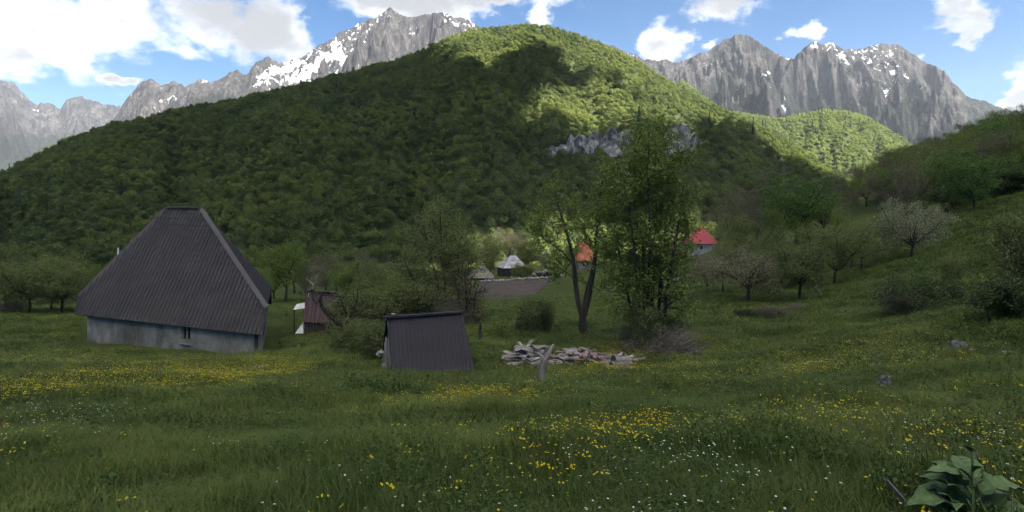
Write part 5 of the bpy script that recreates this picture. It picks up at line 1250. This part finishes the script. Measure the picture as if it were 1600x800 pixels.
def heaps():
    rng = random.Random(21)
    slabs = [rock_me('slab_%d' % i, 0.20, 900+i, M['stone'], 0.32, 2) for i in range(6)]
    reds = [rock_me('broken_stone_%d' % i, 0.12, 930+i, M['stone_red'], 0.75, 2) for i in range(6)]
    greys = [rock_me('grey_stone_%d' % i, 0.12, 950+i, M['stone'], 0.7, 2) for i in range(5)]
    planks = [plank_me('plank_%d' % i, 0.95, 0.075, 0.035, M['wood_grey'], 970+i) for i in range(6)]
    def heap(name, label, px0, px1, Y, top, comp, n, seed, cat='rubble'):
        r = random.Random(seed); cpx = (px0+px1)/2; c = P(cpx, 0, Y); base = V3((c[0], c[1], g1(c[0], c[1]))); e = empty(name, base); tag(e, label, cat)
        hw = (px1-px0)/2*Y/F
        for i in range(n):
            u = r.uniform(-1, 1); y = r.uniform(-0.55, 0.75); x = u*hw; prof = max(0.0, 1-abs(u)**2.2)*max(0.0, 1-(y/0.9)**2)
            z = g1(base.x+x, base.y+y)-base.z+prof*top*r.uniform(0.15, 1.0)
            kd = r.choices(['stone', 'red_stone', 'slab', 'plank'], comp)[0]
            me = r.choice({'stone': greys, 'red_stone': reds, 'slab': slabs, 'plank': planks}[kd]); o = ob({'stone': 'stone', 'red_stone': 'stone', 'slab': 'slab', 'plank': 'plank'}[kd], me, e)
            o.location = (x, y, z+0.05); s = r.uniform(0.6, 1.35); o.scale = (s, s, s)
            o.rotation_euler = (math.pi/2+r.gauss(0, .18), r.gauss(0, .25), r.choice([0.3, 1.3, 1.8])+r.gauss(0, .5)) if kd == 'plank' else (r.gauss(0, .3), r.gauss(0, .3), r.uniform(0, 6.28))
        return e
    heap('timber_heap', 'heap of bleached slabs and split timber at the left of the debris row', 800, 868, 20.2, 0.62, [2.5, 0.3, 4, 7], 130, 1, 'debris')
    heap('rubble_heap', 'long low heap of reddish broken stone in the middle of the debris row', 862, 950, 20.0, 0.48, [1.5, 5, 1.5, 3], 190, 2)
    # a long bleached slab roof beam on the left heap
    for (a, b, w, t, lab) in (((806,546,19.9),(852,541,20.3),0.17,0.07,'long bleached plank lying on top of the left debris heap'),
                         ((866,570,19.6),(912,553,20.1),0.13,0.07,'bleached beam slanting up the middle of the debris row'), ((862,577,19.4),(900,570,19.5),0.11,0.06,'bleached beam lying low before the reddish stones')):
        pa, pb = V3(P(*a)), V3(P(*b)); d = pb-pa; o = ob('timber_beam', plank_me('timber_beam', d.length, w, t, M['wood_grey'], int(a[0]), 0.8)); o.location = (pa+pb)/2; o.rotation_euler = d.to_track_quat('Z', 'Y').to_euler(); tag(o, lab, 'beam', 'bleached beams of the debris row')
    # logs at the right end
    def log(a, b, r0, lab, seed):
        pa, pb = V3(P(*a)), V3(P(*b)); d = pb-pa; t = empty('log', tuple(pa)); tag(t, lab, 'log', 'logs at the right end of the debris row')
        Vs, Fs = [], []; q = np.random.default_rng(seed); pts = [np.array(d*f)+q.normal(0, 0.012, 3) for f in np.linspace(0, 1, 7)]; tube(Vs, Fs, pts, r0*(1+0.1*q.normal(size=7)), 10)
        ob('bark_side', mesh('bark_side', Vs, Fs, M['wood_grey'], False), t)
        for k, f in ((0, 0), (6, 1)): ob('cut_end', mesh('cut_end', [Vs[k*10+i] for i in range(10)], [tuple(range(10))[::(-1 if k == 0 else 1)]], M['wood_pale'] if k else M['wood_dark']), t)
    log((946,578,18.6), (986,577,18.9), 0.13, 'front log lying at the right end of the debris row', 1)
    log((955,570,18.9), (987,569,19.2), 0.11, 'upper log resting on the front log', 2)
    log((957,560,19.2), (985,563,19.4), 0.10, 'back log behind the two others at the right end', 3)
    e = heap('stone_heap', 'small heap of broken reddish stone behind the logs', 962, 990, 19.8, 0.35, [1, 4, 0.5, 1], 22, 5)
    # grey forked post
    Y = 14.6; c = P(845, 604, Y); base = V3((c[0], c[1], g1(c[0], c[1]))); e = empty('dead_trunk', base); tag(e, 'bare weathered grey trunk with a leaning limb standing before the debris row', 'dead tree')
    Vs, Fs = [], []; tube(Vs, Fs, local(np.array(base), Y, [(845,610),(845,596),(846,580),(848,570),(851,562)], [0,0,0,0,0]), [0.115,0.105,0.10,0.09,0.075], 9)
    for k in range(0, len(Vs)): Vs[k] = tuple(np.array(Vs[k])+np.random.default_rng(k).normal(0, 0.007, 3))
    ob('stem', mesh('stem', Vs, Fs, M['wood_grey']), e)
    Vs, Fs = [], []; tube(Vs, Fs, local(np.array(base), Y, [(849,570),(853,560),(858,550),(863,541),(866,538)], [0,0,.05,.1,.1]), [0.075,0.06,0.05,0.045,0.03], 7); ob('limb', mesh('limb', Vs, Fs, M['wood_grey']), e)
    Vs, Fs = [], []; tube(Vs, Fs, local(np.array(base), Y, [(846,578),(843,572),(842,566)], [0,0,0]), [0.05,0.035,0.015], 6); ob('stub', mesh('stub', Vs, Fs, M['wood_grey']), e)
    # brushwood pile: many thin sticks
    Y = 21.0; c = P(1058, 560, Y); base = V3((c[0], c[1], g1(c[0], c[1]))); e = empty('brush_pile', base); tag(e, 'pile of grey cut brushwood right of the tallest tree', 'brushwood')
    r = np.random.default_rng(9); Vs, Fs = [], []
    for i in range(620):
        x, y = r.normal(0, 0.48), r.normal(0, 0.38); top = 1.15*math.exp(-(x*x+y*y)/0.5); p = np.array([x, y, r.uniform(0.0, 1.0)*top-0.03]); d = np.array([r.normal(), r.normal(), abs(r.normal(0, 0.35))]); d /= np.linalg.norm(d)
        w = wander(r, p, d, r.uniform(0.3, 0.9), 3, 0.2, 0.0); tube(Vs, Fs, w, np.linspace(r.uniform(0.008, 0.018), 0.004, 4), 3)
    ob('sticks', mesh('sticks', Vs, Fs, M['twig_brown']), e)['kind'] = 'stuff'
    for i in range(14):
        x, y = r.normal(0, 0.3), r.normal(0, 0.25); d = np.array([r.normal(), r.normal(), 0.4+abs(r.normal(0, 0.3))]); d /= np.linalg.norm(d); Vs, Fs = [], []
        tube(Vs, Fs, wander(r, (x, y, 0.2), d, r.uniform(0.6, 1.1), 4, 0.15, 0.0), np.linspace(0.018, 0.006, 5), 5); ob('branch', mesh('branch', Vs, Fs, M['wood_grey']), e)
    Y = 22.3; c = P(1010, 548, Y); base = V3((c[0], c[1], g1(c[0], c[1]))); e = empty('brush_pile', base); tag(e, 'dark low spread of brushwood left of the tallest tree foot', 'brushwood'); Vs, Fs = [], []
    for i in range(380):
        x, y = r.normal(0, 0.75), r.normal(0, 0.35); p = np.array([x, y, g1(base.x+x, base.y+y)-base.z+r.uniform(0.0, 0.45)*math.exp(-x*x)]); d = np.array([r.normal(), r.normal(), abs(r.normal(0, 0.35))]); d /= np.linalg.norm(d)
        tube(Vs, Fs, wander(r, p, d, r.uniform(0.3, 0.9), 3, 0.2, 0.0), np.linspace(0.010, 0.003, 4), 3)
    ob('sticks', mesh('sticks', Vs, Fs, M['twig_brown']), e)['kind'] = 'stuff'
    # single stones
    def stone(px, py, r_, seed, lab, flat=0.6, mat='stone', name='boulder', sink=0.25, w=1.0):
        p = hit(px, py); o = ob(name, rock_me(name, r_, seed, M[mat], flat, 3)); o.location = (p[0], p[1]+r_*0.4, p[2]+r_*flat*(0.55-sink)); o.scale = (w, 1, 1); tag(o, lab, 'stone')
    stone(1501, 549, 0.22, 41, 'grey boulder with pale patches on the right slope', 0.8, 'stone_dark')
    stone(1524, 551, 0.12, 42, 'smaller flat stone just right of the grey boulder', 0.6)
    stone(1462, 560, 0.10, 43, 'small pale stone in the grass below the grey boulder', 0.4, w=1.6)
    stone(1384, 606, 0.14, 44, 'upright split grey stone nearest in the right meadow', 1.3, 'stone_dark', w=0.7)
    stone(1400, 592, 0.09, 45, 'pale flat chip beside the upright split stone', 0.35, w=1.5)
    stone(404, 578, 0.26, 46, 'pale flat slab in the grass below the barn corner', 0.3, w=1.7)
    stone(428, 556, 0.22, 47, 'flat grey stone beside the barn end wall', 0.4, w=1.6)
    stone(1580, 552, 0.11, 49, 'long pale stone at the right edge of the meadow', 0.35, w=2.2)
    stone(603, 592, 0.16, 50, 'pale stone by the left corner of the root cellar', 0.4, w=1.5)
    # dark post by the cellar
    Y = 26.0; c = P(750, 530, Y); base = V3((c[0], c[1], g1(c[0], c[1]))); Vs, Fs = [], []
    tube(Vs, Fs, [(0,0,-0.2),(0.02,0,0.25),(-0.02,0,0.5),(0.03,0,0.75),(0.0,0,0.86)], [0.10,0.085,0.07,0.06,0.03], 7); tag(ob('fence_post', mesh('fence_post', Vs, Fs, M['wood_dark']), None, base), 'short dark gnarled post right of the root cellar', 'post')
    # arching broken branch under the orchard tree
    Y = 35.5; c = P(1262, 455, Y); b3 = np.array([c[0], c[1], g1(c[0], c[1])]); Vs, Fs = [], []
    tube(Vs, Fs, local(b3, Y, [(1252,450),(1262,446),(1272,447),(1281,455),(1287,466),(1291,478)]), [0.03,0.035,0.035,0.03,0.03,0.02], 6); tag(ob('broken_branch', mesh('broken_branch', Vs, Fs, M['wood_grey'], True), None, b3), 'pale broken branch arching from the nearest orchard tree to the grass', 'branch')
    # weathered stake in the lower right corner
    p = hit(1432, 806); d = V3((-0.10, 0.02, 0.13)); o = ob('stake', plank_me('stake', 0.34, 0.055, 0.02, M['wood_grey'], 77, 0.45)); o.location = V3(p)+d*0.6; o.rotation_euler = d.to_track_quat('Z', 'Y').to_euler(); tag(o, 'pointed grey piece of wood beside the big-leaved dock', 'wood')
heaps()

# ------------------------------------------------------------------ big-leaved dock, lower right
def dock_leaf(L, W, seed, curl):
    rng = np.random.default_rng(seed); n, m = 12, 6; V = np.zeros((n, 2*m+1, 3))
    for i in range(n):
        f = i/(n-1); w = W*(math.sin(math.pi*min(1, f*0.97+0.06))**0.7)*(0.55+0.6*(1-abs(f-0.45)))
        for j in range(-m, m+1):
            s = j/m; x = f*L; y = s*w; z = curl*L*(f*0.9-f*f*1.25)+abs(s)*w*0.35+0.20*w*math.sin(f*23+seed*1.7+s*1.2)*abs(s)**1.5+0.08*w*math.sin(f*51+seed)*abs(s)-(0.012 if j == 0 else 0)
            V[i, j+m] = (x, y+rng.normal(0, 0.02*W*abs(s)), z)
    return V
M['dock'] = None
def dock_mat():
    def fn(t, b):
        co = objco(t); n = t.noise(co, 9.0, 5.0, 0.6); c = t.ramp(n, [(0.3,(0.055,0.088,0.030)),(0.7,(0.100,0.145,0.052))])
        wv = t.n('ShaderNodeTexWave', {'Scale': 9.0, 'Distortion': 1.5}, wave_type='BANDS', bands_direction='X'); t.set(wv, 'Vector', co)
        c = t.mix(t.math('MULTIPLY', wv.outputs['Fac'], 0.12), c, (0.14,0.18,0.09,1)); t.set(b, 'Base Color', c); bump(t, b, t.math('ADD', wv.outputs['Fac'], n), 0.25, 0.01)
    return pmat('dock', fn, 0.6, 0.12)
M['dock'] = dock_mat()
M['dock_rib'] = mottled('dock_rib', [(0.3,(0.10,0.14,0.06)),(0.7,(0.17,0.21,0.10))], 8.0)
def dock():
    Y = 3.15; px = 1522; X = (px-800)/F*Y; base = V3((X, Y, g1(X, Y))); e = empty('dock_plant', base); tag(e, 'big-leaved dock plant in the lower right corner', 'plant')
    rng = random.Random(31)
    spec = [(-10,0.34,0.085,0.42,0.05),(38,0.30,0.085,0.55,0.06),(172,0.34,0.08,0.50,0.08),(205,0.26,0.07,0.35,0.02),(150,0.24,0.06,0.95,0.22),(62,0.30,0.075,0.85,0.18),(110,0.22,0.06,1.0,0.30),(20,0.26,0.07,0.75,0.12),(-45,0.28,0.08,0.3,0.02),(235,0.26,0.075,0.3,0.03),(165,0.22,0.05,0.9,0.34),(75,0.20,0.05,1.1,0.36),(-75,0.26,0.08,0.35,0.02),(280,0.24,0.07,0.3,0.03),(130,0.26,0.07,0.7,0.10),(350,0.24,0.06,0.8,0.26)]
    for i, (az, L, W_, tilt, z) in enumerate(spec):
        V = dock_leaf(L*0.95, W_*1.35, i*3+1, 0.55); o = ob('leaf', fast_mesh('leaf', V.reshape(-1, 3), grid_faces(*V.shape[:2]), M['dock'], True), e)
        md = o.modifiers.new('thick', 'SOLIDIFY'); md.thickness = 0.002
        a = math.radians(az); o.location = (math.cos(a)*0.03, math.sin(a)*0.03, z*0.62+0.02); o.rotation_euler = Matrix.Rotation(a, 3, 'Z').to_euler(); o.rotation_euler[1] = -tilt*0.5
        mid = V[:, V.shape[1]//2]+np.array([0, 0, 0.003]); Vs, Fs = [], []; tube(Vs, Fs, np.concatenate([[mid[0]+np.array([-0.03, 0, -0.02])], mid]), np.linspace(0.0055, 0.0012, len(mid)+1), 5); ob('midrib', mesh('midrib', Vs, Fs, M['dock_rib'], True), o)
    Vs, Fs = [], []; tube(Vs, Fs, [(0,0,-0.05),(0.0,0.01,0.2),(-0.01,0.0,0.38),(-0.02,0,0.50),(-0.06,0,0.57)], [0.010,0.009,0.007,0.005,0.003], 6); ob('stalk', mesh('stalk', Vs, Fs, M['dock'], True), e)
    for i in range(5):
        z = 0.22+i*0.05; V = dock_leaf(0.07, 0.014, 60+i, 0.3); o = ob('leaf', fast_mesh('leaf', V.reshape(-1, 3), grid_faces(*V.shape[:2]), M['dock'], True), e); o.location = (-0.01, 0, z); o.rotation_euler = (0, -0.8, i*2.4)
dock()

# ------------------------------------------------------------------ grass and flowers (uncountable)
def blade_tuft(name, mat, seed, n=16, h=0.2, w=0.006, spread=0.05):
    rng = np.random.default_rng(seed); V, Fq = [], []
    for i in range(n):
        an = rng.uniform(0, 6.28); bx, by = rng.normal(0, spread, 2); hh = h*rng.uniform(0.45, 1.15); lean = rng.uniform(0.05, 0.7)*hh; dx, dy = math.cos(an), math.sin(an); sx, sy = -dy*w, dx*w; k = len(V)
        for f in (0.0, 0.4, 0.75): 
            ww = 1-f*0.65; cx, cy, cz = bx+dx*lean*f*f, by+dy*lean*f*f, hh*f*(1-0.12*f); V += [(cx-sx*ww, cy-sy*ww, cz), (cx+sx*ww, cy+sy*ww, cz)]
        V += [(bx+dx*lean-sx*.1, by+dy*lean-sy*.1, hh*0.88), (bx+dx*lean+sx*.1, by+dy*lean+sy*.1, hh*0.88)]
        Fq += [(k, k+1, k+3, k+2), (k+2, k+3, k+5, k+4), (k+4, k+5, k+7, k+6)]
    return fast_mesh(name, np.array(V), np.array(Fq), mat)
def herb_tuft(name, mat, seed, n=26, h=0.16, leaf=0.035):
    rng = np.random.default_rng(seed); c = np.stack([rng.normal(0, 0.07, n), rng.normal(0, 0.07, n), rng.random(n)*h], 1); nrm = rng.normal(size=(n, 3)); nrm[:, 2] = np.abs(nrm[:, 2])+0.5; nrm /= np.linalg.norm(nrm, axis=1)[:, None]
    return fast_mesh(name, *leaf_quads(c, nrm, leaf, rng, 0.6), mat)
def flower_me(name, mat, stem, seed, h=0.22, r=0.012, n=3):
    rng = np.random.default_rng(seed); V, Fq, mi = [], [], []
    for i in range(n):
        bx, by = rng.normal(0, 0.05, 2); hh = h*rng.uniform(0.7, 1.15); tx, ty = bx+rng.normal(0, 0.02), by+rng.normal(0, 0.02); k = len(V); w = 0.0018
        V += [(bx-w,by,0),(bx+w,by,0),(tx+w,ty,hh),(tx-w,ty,hh)]; Fq.append((k,k+1,k+2,k+3)); mi.append(1)
        tilt = rng.normal(0, 0.35, 2)
        for q in range(5):
            a0 = q*1.2566+rng.uniform(0,.3); k = len(V)
            for (rr, aa, dz) in ((0.15,0,0),(0.8,-0.55,0.25),(1.08,0,0.38),(0.8,0.55,0.25)):
                x, y = math.cos(a0+aa)*r*rr, math.sin(a0+aa)*r*rr; V.append((tx+x, ty+y, hh+dz*r+tilt[0]*x+tilt[1]*y))
            Fq.append((k,k+1,k+2,k+3)); mi.append(0)
    me = fast_mesh(name, np.array(V), np.array(Fq), mat); me.materials.append(stem); me.polygons.foreach_set('material_index', np.array(mi, np.int32)); return me
M['grass'] = leafmat('grass', (0.036,0.062,0.016), (0.138,0.164,0.042), 0.3, 0.45, 0.35)
M['grass_dry'] = leafmat('grass_dry', (0.075,0.075,0.030), (0.15,0.14,0.06), 0.3, 0.4)
M['herb'] = leafmat('herb', (0.036,0.062,0.016), (0.085,0.118,0.032), 0.25, 0.4)
M['petal_yellow'] = leafmat('petal_yellow', (0.55,0.40,0.015), (0.75,0.60,0.03), 0.3, 0.3)
M['petal_white'] = leafmat('petal_white', (0.60,0.60,0.55), (0.78,0.78,0.74), 0.3, 0.3)
M['petal_orange'] = leafmat('petal_orange', (0.60,0.24,0.015), (0.75,0.40,0.03), 0.3, 0.3)

def wedge(rng, N, y0, y1, amax=1.02):
    """N points on the meadow between two depths, even over the ground"""
    Y = np.sqrt(rng.uniform(y0*y0, y1*y1, N)); a = rng.uniform(-amax, amax, N); return a*Y, Y
def keep_out(X, Y):
    a = X/Y; px = 800+F*a
    barn_ = (Y > 31.3) & (px > 118) & (px < 440) & (Y < 47)
    cel = (Y > 18.2) & (Y < 20.6) & (px > 610) & (px < 745)
    return ~(barn_ | cel)
def growth():
    rng = np.random.default_rng(55)
    P_, Sc, Ix = [], [], []
    for (y0, y1, N, s, hs) in ((2.2, 6, 9000, 0.8, 0.85), (6, 12, 20000, 1.1, 1.0), (12, 24, 32000, 1.7, 1.15), (24, 48, 42000, 2.7, 1.35), (48, 75, 22000, 4.0, 1.6)):
        X, Y = wedge(rng, N, y0, y1); k = keep_out(X, Y); X, Y = X[k], Y[k]; n = len(X)
        tall = 0.75+0.55*fbm(X*0.5, Y*0.5, 3, 3)+0.25*fbm(X*0.12, Y*0.12, 2, 8)
        q = s*rng.uniform(0.75, 1.3, n); hh = hs*np.clip(tall, 0.4, 1.6)*rng.uniform(0.7, 1.25, n)
        P_.append(np.stack([X, Y, ground(X, Y)-0.01], 1)); Sc.append(np.stack([q, q, hh], 1))
        z = rng.random(n); gpx = 800+F*X/Y; gpy = HOR-F*ground(X, Y, False)/Y; hp = sum(w*np.exp(-((gpx-bx)/rx)**2-((gpy-by)/ry)**2) for (bx, by, rx, ry, w) in ((1210,715,140,45,1.0),(820,705,60,25,0.5),(580,610,60,20,0.6),(1480,760,120,50,1.0),(660,605,60,10,0.6))); herb = fbm(X*0.7, Y*0.7, 3, 19)+hp > 0.12; hh[herb & (hp > 0.4)] *= 1.5; Sc[-1][:, 2] = hh
        ix = rng.integers(0, 4, n); ix[z < 0.10] = 4; ix[z < 0.035] = 7; ix[(z > 0.45) & herb] = 5; ix[(z > 0.75) & herb] = 6; Ix.append(ix)
    P_ = np.concatenate(P_); n = len(P_); rot = np.zeros((n, 3)); rot[:, 2] = rng.uniform(0, 6.28, n)
    pr = [blade_tuft('tuft_%d' % i, M['grass'], 300+i, 22, 0.17+0.03*i, 0.0042, 0.07) for i in range(4)]+[blade_tuft('tuft_4', M['grass_dry'], 309, 12, 0.28, 0.0028, 0.06), herb_tuft('tuft_5', M['herb'], 311), herb_tuft('tuft_6', M['herb'], 312, 34, 0.22, 0.028), blade_tuft('tuft_7', M['grass_dry'], 315, 4, 0.46, 0.0022, 0.05)]
    scatter('meadow_grass', P_, rot, np.concatenate(Sc), np.concatenate(Ix), pr, 'long green meadow grass and herbs over the whole foreground', 'grass')
    # flowers in drifts
    def drift(name, label, me, N, seed, thr, bands, spots, size):
        r = np.random.default_rng(seed); PP, SS = [], []
        for (y0, y1, frac, s) in bands:
            X, Y = wedge(r, int(N*frac), y0, y1); d = fbm(X*0.16+seed, Y*0.16, 4, seed)+0.35*fbm(X*1.3, Y*1.3, 2, seed+5)
            px = 800+F*X/Y; py = HOR-F*ground(X, Y, False)/Y
            for (bx, by, rx, ry, w) in spots: d = d+w*np.exp(-((px-bx)/rx)**2-((py-by)/ry)**2)
            pr_ = 1/(1+np.exp(-(d-thr)*6.0)); k = (r.random(len(X)) < pr_) & keep_out(X, Y); X, Y = X[k], Y[k]; PP.append(np.stack([X, Y, ground(X, Y)], 1)); q = s*size*r.uniform(0.75, 1.3, len(X)); SS.append(np.stack([q, q, r.uniform(0.7, 1.3, len(X))*(0.6+0.4*s)], 1))
        PP = np.concatenate(PP); n = len(PP); rot = np.zeros((n, 3)); rot[:, 2] = r.uniform(0, 6.28, n)
        scatter(name, PP, rot, np.concatenate(SS), r.integers(0, len(me), n), me, label, 'flowers')
    B = ((2.6, 6, 0.02, 0.7), (6, 12, 0.12, 0.72), (12, 24, 0.40, 0.8), (24, 50, 0.46, 0.95))
    drift('yellow_flowers', 'yellow buttercups scattered in drifts across the meadow', [flower_me('yellow_%d' % i, M['petal_yellow'], M['grass'], 400+i, 0.24, 0.013, 1+i) for i in range(3)], 120000, 71, 0.42, B,
          [(900,740,130,50,0.5),(120,600,180,60,0.45),(330,600,120,25,0.4),(470,577,60,10,0.7),(1270,655,150,40,0.5),(718,636,14,6,0.9),(1010,700,60,30,0.4),(60,560,90,25,0.4),(1130,610,140,30,0.3),(620,620,120,25,0.3),(250,760,300,60,-0.7),(1200,740,150,50,-0.6),(1560,560,120,120,-0.3),(1450,430,260,80,-0.9)], 1.0)
    drift('white_flowers', 'small white daisies dotted through the meadow', [flower_me('white_%d' % i, M['petal_white'], M['grass'], 420+i, 0.22, 0.010, 2) for i in range(2)], 50000, 83, 0.75, B,
          [(1070,755,60,18,0.8),(660,715,50,18,0.6),(50,652,26,8,0.8),(90,680,120,30,0.3),(450,735,60,20,0.4),(1110,610,60,14,0.6),(1330,785,50,14,0.7),(1580,690,40,40,0.5),(80,590,30,10,0.5),(1350,575,60,20,0.4)], 1.0)
    drift('orange_flowers', 'few orange hawkweed heads in the near meadow', [flower_me('orange_0', M['petal_orange'], M['grass'], 440, 0.24, 0.013, 2)], 5000, 97, 0.75, B, [(905,712,60,20,0.6),(1335,776,20,8,0.7),(718,636,14,6,0.9),(420,625,60,12,0.4)], 1.0)
growth()

# ------------------------------------------------------------------ the air
def haze():
    x0, x1, y0, y1, z0, z1 = -7400, 5200, -400, 7000, -60, 1450
    V = [(x, y, z) for z in (z0, z1) for (x, y) in ((x0,y0),(x1,y0),(x1,y1),(x0,y1))]
    m = bpy.data.materials.new('haze'); m.use_nodes = True; t = NT(m.node_tree)
    pv = t.n('ShaderNodeVolumePrincipled'); pv.inputs['Color'].default_value = (0.80, 0.88, 1.0, 1); pv.inputs['Density'].default_value = HAZE; pv.inputs['Anisotropy'].default_value = 0.15
    o = t.n('ShaderNodeOutputMaterial'); t.t.links.new(pv.outputs[0], o.inputs['Volume'])
    tag(ob('haze', mesh('haze', V, [(3,2,1,0),(4,5,6,7),(0,1,5,4),(1,2,6,5),(2,3,7,6),(3,0,4,7)], m)), kind='stuff')
HAZE = 0.38e-4
haze()
